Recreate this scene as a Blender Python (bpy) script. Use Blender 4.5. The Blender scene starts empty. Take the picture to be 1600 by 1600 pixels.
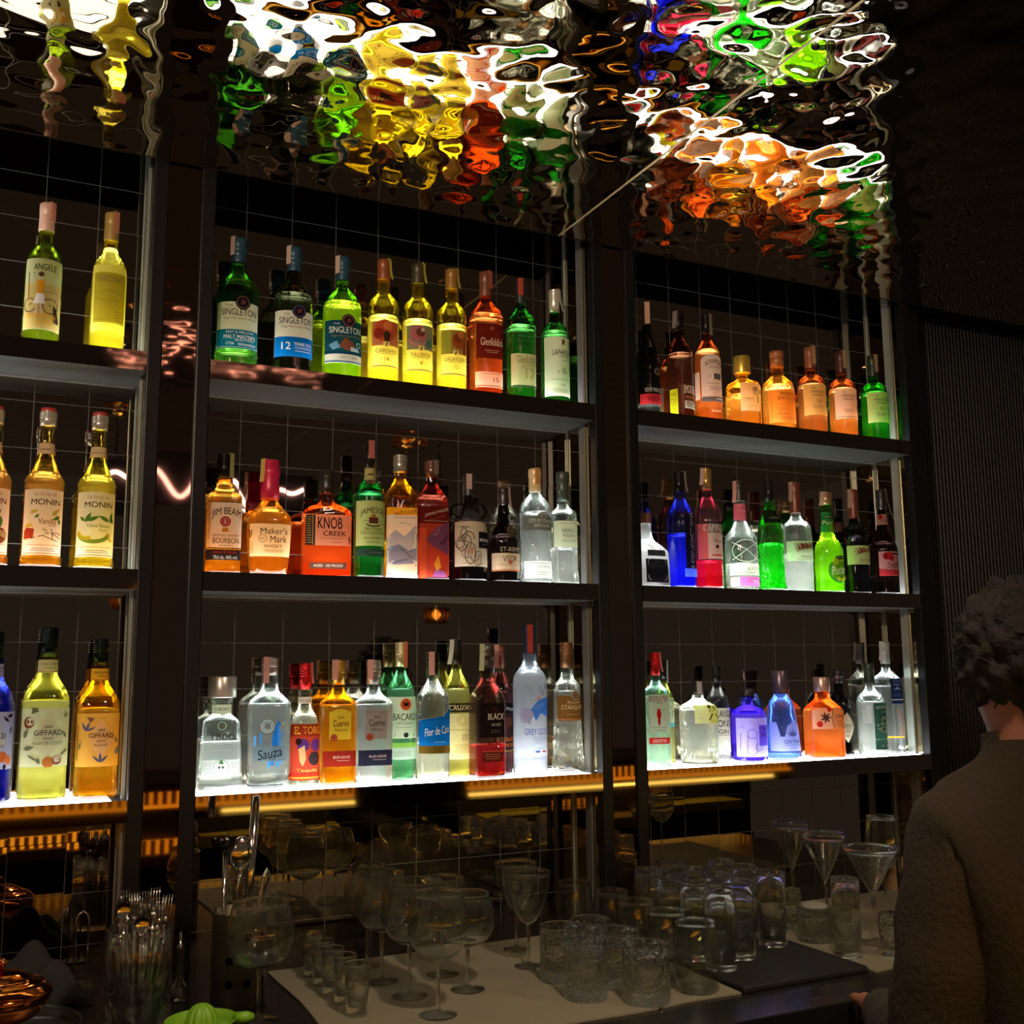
import bpy, bmesh, math, random
import numpy as np
from mathutils import Vector, Matrix
random.seed(7)
PI = math.pi
SC = bpy.context.scene
COL = SC.collection

# ---------------------------------------------------------------- camera, world, lights, exposure
cam_d = bpy.data.cameras.new('camera'); cam = bpy.data.objects.new('camera', cam_d); COL.objects.link(cam)
cam_d.sensor_width = 36; cam_d.lens = 36 * 1654.58 / 1600; cam_d.clip_start = 0.02
_pi, _ya, _ro = math.radians(8.548), math.radians(26.0473), math.radians(-0.5208)
F = Vector((math.sin(_ya) * math.cos(_pi), math.cos(_ya) * math.cos(_pi), math.sin(_pi)))
R = Vector((math.cos(_ya), -math.sin(_ya), 0)); U = R.cross(F)
R2 = R * math.cos(_ro) + U * math.sin(_ro); U2 = -R * math.sin(_ro) + U * math.cos(_ro)
cam.matrix_world = Matrix(((R2.x, U2.x, -F.x, 0), (R2.y, U2.y, -F.y, 0), (R2.z, U2.z, -F.z, 0), (0, 0, 0, 1)))
SC.camera = cam
w = bpy.data.worlds.new('world'); SC.world = w; w.use_nodes = True
w.node_tree.nodes['Background'].inputs[0].default_value = (1.0, 0.78, 0.58, 1)
w.node_tree.nodes['Background'].inputs[1].default_value = 0.034
SC.view_settings.view_transform = 'Standard'; SC.view_settings.look = 'None'
SC.view_settings.gamma = 1; SC.view_settings.use_curve_mapping = False
SC.view_settings.exposure = 0.76
def lamp(name, kind, loc, power, col, target=None, **kw):
    d = bpy.data.lights.new(name, kind); d.energy = power; d.color = col
    for k, v in kw.items(): setattr(d, k, v)
    o = bpy.data.objects.new(name, d); COL.objects.link(o); o.location = loc
    if target is not None: o.rotation_euler = (Vector(target) - Vector(loc)).to_track_quat('-Z', 'Y').to_euler()
    return o
for _p, _t, _w, _a in (((-1.35, -0.55, 1.08), (0.35, 2.4, 0.5), 66, 34), ((-1.35, -0.55, 1.08), (1.35, 2.4, 0.56), 84, 28), ((-1.35, -0.55, 1.08), (2.15, 2.4, 0.72), 88, 24), ((-1.4, 0.5, 1.0), (0.9, 2.4, -0.05), 13, 60)):
    lamp('house_spot', 'SPOT', _p, _w, (1.0, 0.80, 0.58), _t, spot_size=math.radians(_a), spot_blend=0.7, shadow_soft_size=0.04)
lamp('room_fill', 'POINT', (-1.2, -1.2, 0.5), 5.0, (1.0, 0.66, 0.42), shadow_soft_size=0.05)  # added fill light without a fixture, lifts the dim room in the mirrors
lamp('work_spot', 'SPOT', (0.75, 0.55, 1.08), 44.0, (1.0, 0.80, 0.55), (0.95, 1.95, -0.6), spot_size=math.radians(62), spot_blend=0.8, shadow_soft_size=0.07)
lamp('work_spot', 'SPOT', (2.3, 0.45, 1.08), 20.0, (1.0, 0.78, 0.5), (1.7, 1.9, -0.6), spot_size=math.radians(55), spot_blend=0.8, shadow_soft_size=0.03)
PANEL = 8.0          # radiance of the shelf light panels

# ---------------------------------------------------------------- materials
def lin(c):
    return tuple(((x / 255) / 12.92 if x / 255 <= 0.04045 else ((x / 255 + 0.055) / 1.055) ** 2.4) for x in c) + (1,)
_mc = {}
def newmat(name):
    m = bpy.data.materials.new(name); m.use_nodes = True; nt = m.node_tree; nt.nodes.clear()
    return m, nt, nt.nodes, nt.links
def out(nt, sh):
    o = nt.nodes.new('ShaderNodeOutputMaterial'); nt.links.new(sh, o.inputs[0])
def pbr(name, col, rough=0.5, metal=0.0, emit=None, es=0, coat=0, bump=None, spec=0.5):
    k = ('p', name, col, rough, metal)
    if k in _mc: return _mc[k]
    m, nt, N, L = newmat(name); b = N.new('ShaderNodeBsdfPrincipled')
    b.inputs['Base Color'].default_value = lin(col); b.inputs['Roughness'].default_value = rough
    b.inputs['Metallic'].default_value = metal; b.inputs['Coat Weight'].default_value = coat
    b.inputs['Specular IOR Level'].default_value = spec
    if emit: b.inputs['Emission Color'].default_value = lin(emit); b.inputs['Emission Strength'].default_value = es
    if bump:
        t = N.new('ShaderNodeTexNoise'); t.inputs['Scale'].default_value = bump[0]; t.inputs['Detail'].default_value = 4
        tc = N.new('ShaderNodeTexCoord'); L.new(tc.outputs['Object'], t.inputs['Vector'])
        bp = N.new('ShaderNodeBump'); bp.inputs['Strength'].default_value = bump[1]; bp.inputs['Distance'].default_value = bump[2]
        L.new(t.outputs[0], bp.inputs['Height']); L.new(bp.outputs[0], b.inputs['Normal'])
    out(nt, b.outputs[0]); _mc[k] = m; return m
def emis(name, col, s):
    k = ('e', name, col, s)
    if k in _mc: return _mc[k]
    m, nt, N, L = newmat(name); e = N.new('ShaderNodeEmission')
    e.inputs[0].default_value = lin(col); e.inputs[1].default_value = s; out(nt, e.outputs[0]); _mc[k] = m; return m
def paper(col):
    k = ('paper', col)
    if k in _mc: return _mc[k]
    m, nt, N, L = newmat('paper'); d = N.new('ShaderNodeBsdfDiffuse'); t = N.new('ShaderNodeBsdfTranslucent'); x = N.new('ShaderNodeMixShader')
    d.inputs[0].default_value = lin(col); t.inputs[0].default_value = lin(col); x.inputs[0].default_value = 0.5
    L.new(d.outputs[0], x.inputs[1]); L.new(t.outputs[0], x.inputs[2]); out(nt, x.outputs[0]); _mc[k] = m; return m
def glassm(tint, haze=0.05, refr=0.0, name='glass', bump=0):
    """thin-walled glass: tinted see-through, fresnel gloss, a little scatter"""
    k = ('glass', tint, haze, refr, name, bump)
    if k in _mc: return _mc[k]
    m, nt, N, L = newmat(name)
    tr = N.new('ShaderNodeBsdfTransparent'); tr.inputs[0].default_value = lin(tint)
    gl = N.new('ShaderNodeBsdfGlossy'); gl.inputs['Roughness'].default_value = 0.03; gl.inputs[0].default_value = (1, 1, 1, 1)
    fr = N.new('ShaderNodeFresnel'); fr.inputs[0].default_value = 1.5
    tl = N.new('ShaderNodeBsdfTranslucent'); tl.inputs[0].default_value = lin(tint)
    lw = N.new('ShaderNodeLayerWeight'); lw.inputs[0].default_value = 0.35
    mp = N.new('ShaderNodeMapRange'); mp.inputs[3].default_value = haze * .35; mp.inputs[4].default_value = min(1, haze * 2.5 + 0.06)
    L.new(lw.outputs['Facing'], mp.inputs[0])
    a = N.new('ShaderNodeMixShader'); L.new(mp.outputs[0], a.inputs[0]); L.new(tr.outputs[0], a.inputs[1]); L.new(tl.outputs[0], a.inputs[2])
    s = a.outputs[0]
    if refr > 0:
        rf = N.new('ShaderNodeBsdfRefraction'); rf.inputs[0].default_value = lin(tint); rf.inputs['IOR'].default_value = 1.35; rf.inputs['Roughness'].default_value = 0.02
        r2 = N.new('ShaderNodeMixShader'); r2.inputs[0].default_value = refr; L.new(s, r2.inputs[1]); L.new(rf.outputs[0], r2.inputs[2]); s = r2.outputs[0]
    b = N.new('ShaderNodeMixShader'); L.new(fr.outputs[0], b.inputs[0]); L.new(s, b.inputs[1]); L.new(gl.outputs[0], b.inputs[2])
    if bump:
        tc = N.new('ShaderNodeTexCoord'); t = N.new('ShaderNodeTexVoronoi'); t.inputs['Scale'].default_value = bump
        bp = N.new('ShaderNodeBump'); bp.inputs['Strength'].default_value = 0.8; bp.inputs['Distance'].default_value = 0.003
        L.new(tc.outputs['Object'], t.inputs['Vector']); L.new(t.outputs[0], bp.inputs['Height'])
        for q in (gl, fr, lw): L.new(bp.outputs[0], q.inputs['Normal'])
        if refr > 0: L.new(bp.outputs[0], rf.inputs['Normal'])
    elif name == 'glass':
        wavy(N, L, (gl, fr) + ((rf,) if refr > 0 else ()))
    out(nt, b.outputs[0]); _mc[k] = m; return m
def wavy(N, L, nodes, sc=22, dist=.0016):
    tc = N.new('ShaderNodeTexCoord'); t = N.new('ShaderNodeTexNoise'); t.inputs['Scale'].default_value = sc; t.inputs['Detail'].default_value = 1
    bp = N.new('ShaderNodeBump'); bp.inputs['Strength'].default_value = 1; bp.inputs['Distance'].default_value = dist
    L.new(tc.outputs['Object'], t.inputs['Vector']); L.new(t.outputs[0], bp.inputs['Height'])
    for q in nodes: L.new(bp.outputs[0], q.inputs['Normal'])
def liquidm(col, clear=0.45, bump=0):
    k = ('liq', col, clear, bump)
    if k in _mc: return _mc[k]
    m, nt, N, L = newmat('liquid')
    lc = lin(col); hi = tuple(v ** .65 for v in lc[:3]) + (1,); white = min(col) > 195
    rf = N.new('ShaderNodeBsdfRefraction'); rf.inputs[0].default_value = hi; rf.inputs['IOR'].default_value = 1.36; rf.inputs['Roughness'].default_value = 0.03
    tr = N.new('ShaderNodeBsdfTransparent'); tr.inputs[0].default_value = hi
    tl = N.new('ShaderNodeBsdfTranslucent'); tl.inputs[0].default_value = tuple(v ** .95 for v in lc[:3]) + (1,)
    gl = N.new('ShaderNodeBsdfGlossy'); gl.inputs['Roughness'].default_value = 0.04; gl.inputs[0].default_value = (1, 1, 1, 1)
    fr = N.new('ShaderNodeFresnel'); fr.inputs[0].default_value = 1.5
    m0 = N.new('ShaderNodeMixShader'); m0.inputs[0].default_value = 0.3; L.new(rf.outputs[0], m0.inputs[1]); L.new(tr.outputs[0], m0.inputs[2])
    m1 = N.new('ShaderNodeMixShader'); m1.inputs[0].default_value = 1 - (1 - clear) * (.34 if white and clear > .25 else .50); L.new(tl.outputs[0], m1.inputs[1]); L.new(m0.outputs[0], m1.inputs[2])
    m2 = N.new('ShaderNodeMixShader'); L.new(fr.outputs[0], m2.inputs[0]); L.new(m1.outputs[0], m2.inputs[1]); L.new(gl.outputs[0], m2.inputs[2])
    if bump:
        tc = N.new('ShaderNodeTexCoord'); t = N.new('ShaderNodeTexVoronoi'); t.inputs['Scale'].default_value = bump
        bp = N.new('ShaderNodeBump'); bp.inputs['Strength'].default_value = 1; bp.inputs['Distance'].default_value = 0.004
        L.new(tc.outputs['Object'], t.inputs['Vector']); L.new(t.outputs[0], bp.inputs['Height'])
        for q in (gl, fr, rf): L.new(bp.outputs[0], q.inputs['Normal'])
    else: wavy(N, L, (gl, fr, rf))
    out(nt, m2.outputs[0]); _mc[k] = m; return m
M_post = pbr('black_steel', (9, 9, 10), 0.4, 0.0, spec=.35)
M_fascia = pbr('dark_mirror_steel', (110, 96, 86), 0.045, 1.0)
M_under = pbr('grey_metal_sheet', (92, 94, 90), 0.5, 0.5, bump=(9, 0.1, 0.01))
M_panel = emis('light_panel', (247, 250, 255), PANEL)
M_chrome = pbr('chrome', (200, 195, 188), 0.12, 1.0)
M_steel = pbr('brushed_steel', (150, 145, 135), 0.28, 1.0)
M_silver = pbr('silver_rail', (170, 175, 165), 0.35, 0.6)

# ---------------------------------------------------------------- object helpers
def tag(o, label=None, cat=None, group=None, kind=None):
    if label: o['label'] = label
    if cat: o['category'] = cat
    if group: o['group'] = group
    if kind: o['kind'] = kind
    return o
def empty(name, loc, label=None, cat=None, group=None, rz=0):
    o = bpy.data.objects.new(name, None); COL.objects.link(o); o.location = loc; o.rotation_euler.z = rz; o.empty_display_size = 0.02
    return tag(o, label, cat, group)
def mesh(name, vs, fs, mats, parent=None, fm=None, smooth=True, loc=None):
    me = bpy.data.meshes.new(name); me.from_pydata([tuple(v) for v in vs], [], fs)
    for m in (mats if isinstance(mats, (list, tuple)) else [mats]): me.materials.append(m)
    if fm is not None: me.polygons.foreach_set('material_index', fm)
    if smooth: me.polygons.foreach_set('use_smooth', [True] * len(me.polygons))
    me.update(); o = bpy.data.objects.new(name, me); COL.objects.link(o)
    if parent: o.parent = parent
    if loc: o.location = loc
    return o
def bevel(o, wdt=0.002, seg=2):
    md = o.modifiers.new('bevel', 'BEVEL'); md.width = wdt; md.segments = seg; md.limit_method = 'ANGLE'; return o
class MB:
    def __init__(s): s.v = []; s.f = []; s.m = []
    def add(s, vs, fs, mi=0):
        n = len(s.v); s.v += [tuple(v) for v in vs]; s.f += [tuple(i + n for i in f) for f in fs]; s.m += [mi] * len(fs)
    def box(s, x0, x1, y0, y1, z0, z1, mi=0):
        s.add([(x0, y0, z0), (x1, y0, z0), (x1, y1, z0), (x0, y1, z0), (x0, y0, z1), (x1, y0, z1), (x1, y1, z1), (x0, y1, z1)],
              [(0, 3, 2, 1), (4, 5, 6, 7), (0, 1, 5, 4), (1, 2, 6, 5), (2, 3, 7, 6), (3, 0, 4, 7)], mi)
    def lathe(s, pr, n=32, c=(0, 0, 0), mi=0, mif=None, cap0=True, cap1=True):
        vs = []; fs = []
        for r, z in pr:
            for k in range(n):
                a = 2 * PI * k / n; vs.append((c[0] + r * math.sin(a), c[1] - r * math.cos(a), c[2] + z))
        for i in range(len(pr) - 1):
            for k in range(n): fs.append((i * n + k, i * n + (k + 1) % n, (i + 1) * n + (k + 1) % n, (i + 1) * n + k))
        if cap0: fs.append(tuple(range(n))[::-1])
        if cap1: fs.append(tuple((len(pr) - 1) * n + k for k in range(n)))
        s.add(vs, fs, mi)
    def tube(s, pts, r, n=8, mi=0, closed=False):
        pts = [Vector(p) for p in pts]; rs = r if isinstance(r, (list, tuple)) else [r] * len(pts)
        t = (pts[1] - pts[0]).normalized(); up = Vector((0, 0, 1)) if abs(t.z) < 0.9 else Vector((0, 1, 0))
        nn = t.cross(up).normalized(); vs = []; fs = []
        for i, p in enumerate(pts):
            t2 = (pts[min(i + 1, len(pts) - 1)] - pts[max(i - 1, 0)]).normalized()
            nn = (nn - t2 * nn.dot(t2)).normalized(); b = t2.cross(nn)
            for k in range(n):
                a = 2 * PI * k / n; vs.append(p + (nn * math.cos(a) + b * math.sin(a)) * rs[i])
        for i in range(len(pts) - 1):
            for k in range(n): fs.append((i * n + k, i * n + (k + 1) % n, (i + 1) * n + (k + 1) % n, (i + 1) * n + k))
        fs.append(tuple(range(n))[::-1]); fs.append(tuple((len(pts) - 1) * n + k for k in range(n)))
        s.add(vs, fs, mi)
    def build(s, name, mats, parent=None, smooth=False, loc=None): return mesh(name, s.v, s.f, mats, parent, s.m, smooth, loc)

# ---------------------------------------------------------------- text
_tc = {}
def textgeo(t, bold=0.0):
    k = (t, bold)
    if k in _tc: return _tc[k]
    cu = bpy.data.curves.new('txt', 'FONT'); cu.body = t; cu.resolution_u = 3;  cu.size = 1
    o = bpy.data.objects.new('txt', cu); COL.objects.link(o); dg = bpy.context.evaluated_depsgraph_get(); dg.update()
    me = bpy.data.meshes.new_from_object(o.evaluated_get(dg)); vs = np.array([v.co[:2] for v in me.vertices]); fs = [tuple(p.vertices) for p in me.polygons]
    bpy.data.objects.remove(o); bpy.data.curves.remove(cu); bpy.data.meshes.remove(me)
    if len(vs) == 0: vs = np.zeros((1, 2)); fs = []
    mn = vs.min(0); mx = vs.max(0); sz = np.maximum(mx - mn, 1e-6); vs = (vs - mn) / sz - 0.5
    _tc[k] = (vs, fs); return _tc[k]

# ---------------------------------------------------------------- bottles
def pchip(P):
    P = sorted(P); z = np.array([p[0] for p in P], float); r = np.array([p[1] for p in P], float)
    h = np.diff(z); d = np.diff(r) / h; m = np.zeros(len(z)); m[0] = d[0]; m[-1] = d[-1]
    for i in range(1, len(z) - 1): m[i] = 0 if d[i - 1] * d[i] <= 0 else 2 * d[i - 1] * d[i] / (d[i - 1] + d[i])
    def f(q):
        i = int(np.clip(np.searchsorted(z, q) - 1, 0, len(h) - 1)); t = (q - z[i]) / h[i]; t = min(1, max(0, t))
        return (2*t**3-3*t**2+1)*r[i] + (t**3-2*t**2+t)*h[i]*m[i] + (-2*t**3+3*t**2)*r[i+1] + (t**3-t**2)*h[i]*m[i+1]
    return f, z
# styles: profile (height fraction, half width fraction), body squareness exponent, depth ratio, neck start, cap (z0, r, kind)
ST = {
 'wine':   dict(p=[(0, .93), (.01, 1), (.5, 1), (.56, .99), (.62, .9), (.67, .68), (.71, .45), (.75, .40), (.9, .38)], cap=(.80, .43), ck='foil'),
 'syrup':  dict(p=[(0, .93), (.012, 1.03), (.06, 1.03), (.075, .97), (.49, .97), (.50, 1.0), (.52, .96), (.54, 1.0), (.565, .93), (.62, .68), (.70, .47), (.78, .38), (.90, .36)], cap=(.905, .42), ck='screw'),
 'tallsyrup': dict(p=[(0, .88), (.015, 1), (.10, .98), (.57, .97), (.63, .84), (.70, .52), (.73, .42), (.84, .39)], cap=(.83, .36), ck='screw', e=.7),
 'dome':   dict(p=[(0, .9), (.02, 1), (.52, 1), (.60, .96), (.68, .74), (.74, .42), (.79, .36), (.84, .34)], cap=(.80, .38), ck='knob', e=.85, dr=.85),
 'bulb':   dict(p=[(0, .92), (.01, 1), (.56, 1), (.60, .95), (.66, .68), (.70, .44), (.74, .46), (.78, .47), (.83, .38)], cap=(.83, .41), ck='wax'),
 'stag':   dict(p=[(0, .88), (.01, .94), (.3, .97), (.62, 1), (.68, .86), (.74, .52), (.78, .40), (.84, .38)], cap=(.80, .40), ck='foil', e=.6),
 'tall':   dict(p=[(0, .93), (.01, 1), (.62, 1), (.66, .93), (.70, .68), (.73, .46), (.80, .42), (.88, .40)], cap=(.84, .42), ck='foil'),
 'square': dict(p=[(0, .94), (.01, 1), (.62, 1), (.66, .95), (.71, .55), (.74, .42), (.84, .39)], cap=(.80, .41), ck='screw', e=.35, dr=.85),
 'jb':     dict(p=[(0, .97), (.01, 1), (.04, 1), (.05, .98), (.62, 1), (.65, .96), (.68, .66), (.72, .5), (.80, .45)], cap=(.80, .46), ck='screw', e=.4, dr=.9),
 'maker':  dict(p=[(0, .74), (.01, .80), (.10, .88), (.42, 1), (.50, .94), (.58, .62), (.63, .42), (.80, .36)], cap=(.66, .43), ck='wax', e=.75, dr=.8),
 'flask':  dict(p=[(0, .98), (.01, 1), (.56, 1), (.62, .94), (.66, .66), (.69, .36), (.78, .32)], cap=(.78, .32), ck='wax', e=.4, dr=.6),
 'walker': dict(p=[(0, .97), (.005, 1), (.62, 1), (.70, .82), (.78, .5), (.82, .42), (.86, .42)], cap=(.86, .46), ck='screw', e=.22, dr=.95),
 'jug':    dict(p=[(0, .93), (.01, 1), (.46, 1), (.56, .88), (.64, .5), (.68, .32), (.80, .28)], cap=(.80, .33), ck='foil', ears=(.62, .72)),
 'brandy': dict(p=[(0, .95), (.01, 1), (.42, 1), (.52, .78), (.62, .5), (.72, .38), (.80, .34)], cap=(.82, .38), ck='foil'),
 'bell':   dict(p=[(0, .9), (.012, 1), (.25, .96), (.62, 1), (.68, .93), (.74, .62), (.78, .38), (.84, .33)], cap=(.80, .40), ck='cork'),
 'haku':   dict(p=[(0, 1.0), (.02, 1.03), (.15, .96), (.60, .93), (.64, .86), (.68, .5), (.72, .44), (.78, .42)], cap=(.74, .45), ck='cork', e=.7),
 'decanter': dict(p=[(0, 1.0), (.05, 1.02), (.12, .98), (.52, .86), (.60, .82), (.63, .66), (.66, .46), (.76, .44), (.78, .50), (.80, .5)], cap=(.81, .66), ck='plug', e=.35, dr=.8),
 'sauza':  dict(p=[(0, .94), (.02, 1), (.10, .93), (.55, 1), (.64, .98), (.69, .76), (.74, .44), (.86, .40)], cap=(.86, .41), ck='screw', e=.4, dr=.8),
 'carafe': dict(p=[(0, .95), (.01, 1), (.42, 1), (.55, .82), (.62, .50), (.72, .42), (.76, .5), (.80, .45)], cap=(.78, .42), ck='screw'),
 'round':  dict(p=[(0, .93), (.01, 1), (.56, 1), (.66, .90), (.72, .62), (.77, .40), (.84, .37)], cap=(.82, .39), ck='screw'),
 'goose':  dict(p=[(0, .95), (.01, 1), (.60, 1), (.66, .93), (.71, .62), (.75, .42), (.80, .40)], cap=(.80, .38), ck='foil'),
 'standard': dict(p=[(0, 1.0), (.03, 1.05), (.06, 1.02), (.38, .88), (.40, .87), (.62, .87), (.67, .80), (.72, .46), (.80, .41)], cap=(.80, .42), ck='screw'),
 'remy':   dict(p=[(0, .93), (.01, 1), (.42, .98), (.58, .78), (.68, .5), (.78, .38), (.85, .36)], cap=(.80, .38), ck='foil'),
 'hibiki': dict(p=[(0, .94), (.02, 1), (.55, 1), (.62, .88), (.66, .5), (.70, .34), (.76, .34)], cap=(.76, .50), ck='plug', e=.8),
 'monkey': dict(p=[(0, .93), (.01, 1), (.50, 1), (.60, .9), (.66, .58), (.70, .42), (.80, .38)], cap=(.80, .42), ck='cork'),
 'yama':   dict(p=[(0, .93), (.01, 1), (.54, 1), (.62, .92), (.66, .66), (.69, .40), (.73, .42), (.78, .38)], cap=(.74, .40), ck='foil'),
 'cyl':    dict(p=[(0, .94), (.01, 1), (.60, 1), (.66, .88), (.70, .5), (.74, .37), (.84, .35)], cap=(.80, .38), ck='screw'),
 'melon':  dict(p=[(0, 1.12), (.02, 1.14), (.1, 1.02), (.45, .98), (.52, 1.02), (.60, .9), (.70, .5), (.78, .40), (.86, .37)], cap=(.80, .40), ck='screw'),
 'triple': dict(p=[(0, .97), (.01, 1), (.40, 1), (.48, .96), (.56, .62), (.64, .38), (.82, .34)], cap=(.82, .36), ck='foil'),
 'kuyper': dict(p=[(0, .96), (.01, .98), (.45, 1), (.55, .98), (.62, .86), (.66, .48), (.70, .38), (.80, .36)], cap=(.72, .40), ck='foil', e=.8),
 'pucker': dict(p=[(0, .95), (.01, 1), (.40, 1), (.48, .86), (.56, .52), (.64, .42), (.88, .36)], cap=(.88, .42), ck='screw'),
 'milk':   dict(p=[(0, 1.0), (.01, 1.02), (.45, .96), (.56, .72), (.64, .4), (.76, .3), (.86, .3)], cap=(.86, .33), ck='plug', e=.6),
 'roku':   dict(p=[(0, .93), (.02, 1), (.64, 1), (.70, .92), (.75, .66), (.80, .36), (.84, .34)], cap=(.84, .36), ck='screw', e=.6),
 'apoth':  dict(p=[(0, .94), (.02, 1), (.60, 1), (.68, .90), (.74, .6), (.77, .32), (.82, .28), (.87, .42), (.90, .44)], cap=(.88, .40), ck='plug'),
 'mare':   dict(p=[(0, 1.02), (.03, 1.04), (.10, 1.0), (.55, .78), (.64, .68), (.70, .46), (.73, .40)], cap=(.73, .44), ck='cone'),
 'june':   dict(p=[(0, .96), (.02, 1), (.55, 1), (.60, .95), (.68, .66), (.74, .44), (.80, .42)], cap=(.82, .46), ck='plug', e=.35, dr=.8),
 'hend':   dict(p=[(0, .95), (.01, 1), (.52, 1), (.62, .86), (.70, .5), (.76, .34), (.82, .33)], cap=(.84, .37), ck='knob'),
 'sip':    dict(p=[(0, .93), (.015, 1), (.56, 1), (.64, .86), (.69, .5), (.73, .36), (.80, .34)], cap=(.78, .37), ck='foil'),
 'clearsq': dict(p=[(0, .96), (.01, 1), (.60, 1), (.66, .94), (.71, .55), (.74, .36), (.84, .33)], cap=(.80, .37), ck='cork', e=.45, dr=.85),
}
NSEG = 40
def sring(a, e):
    c, s = math.cos(a), math.sin(a)
    return (math.copysign(abs(s) ** e, s), -math.copysign(abs(c) ** e, c))
class Shape:
    def __init__(s, st, h, r):
        s.st = st; s.h = h; s.r = r; s.f, s.z = pchip(st['p']); s.e = st.get('e', 1.0); s.dr = st.get('dr', 1.0)
        pts = s.st['p']; rm = [p[0] for p in pts if p[1] > .8]; s.zs = max(rm); s.zn = min([p[0] for p in pts if p[1] < .5 and p[0] > s.zs] or [1])
        tab = [0.0]; last = None; _t = np.linspace(0, 1, 301); _g = _t ** 3 / (_t ** 3 + (1 - _t) ** 3); s.th = np.concatenate([_g * PI / 2, (1 + _g[1:]) * PI / 2]); arr = []
        for a in s.th:
            x, y = sring(a, s.e); arr.append((x, y * s.dr))
        arr = np.array(arr); s.arc = np.concatenate([[0], np.cumsum(np.hypot(*np.diff(arr, axis=0).T))])
    def bl(s, z):
        t = min(1, max(0, (z - s.zs) / max(1e-4, s.zn - s.zs))); return t * t * (3 - 2 * t)
    def pt(s, a, z, off=0):
        t = s.bl(z); e = s.e + (1 - s.e) * t; dr = s.dr + (1 - s.dr) * t; rr = s.f(z) * s.r; x, y = sring(a, e)
        return (x * rr + math.sin(a) * off, y * rr * dr - math.cos(a) * off, z * s.h)
    def arcpt(s, sm, z, off):
        """point at arc length sm (metres, at local radius) from the front line"""
        rr = max(1e-5, s.f(z) * s.r); t = s.bl(z)
        q = abs(sm) / rr; a = float(np.interp(q, s.arc, s.th)) if t < .5 else q
        return s.pt(math.copysign(a, sm), z, off)
def bottle_body(root, S, z0, z1, name, mats, base=False, top=False, steps=None):
    zs = [z0, z1] + [z for z in S.z if z0 < z < z1]; n = steps or max(4, int((z1 - z0) * 46)); zs += list(np.linspace(z0, z1, n)); zs = sorted(set(round(z, 4) for z in zs))
    vs = []; fs = []; fm = []
    for z in zs:
        for k in range(NSEG): vs.append(S.pt(2 * PI * k / NSEG, z))
    for i in range(len(zs) - 1):
        for k in range(NSEG): fs.append((i * NSEG + k, i * NSEG + (k + 1) % NSEG, (i + 1) * NSEG + (k + 1) % NSEG, (i + 1) * NSEG + k)); fm.append(0)
    if base: fs.append(tuple(range(NSEG))[::-1]); fm.append(1)
    if top: fs.append(tuple((len(zs) - 1) * NSEG + k for k in range(NSEG))); fm.append(0)
    return mesh(name, vs, fs, mats, root, fm)
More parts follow.
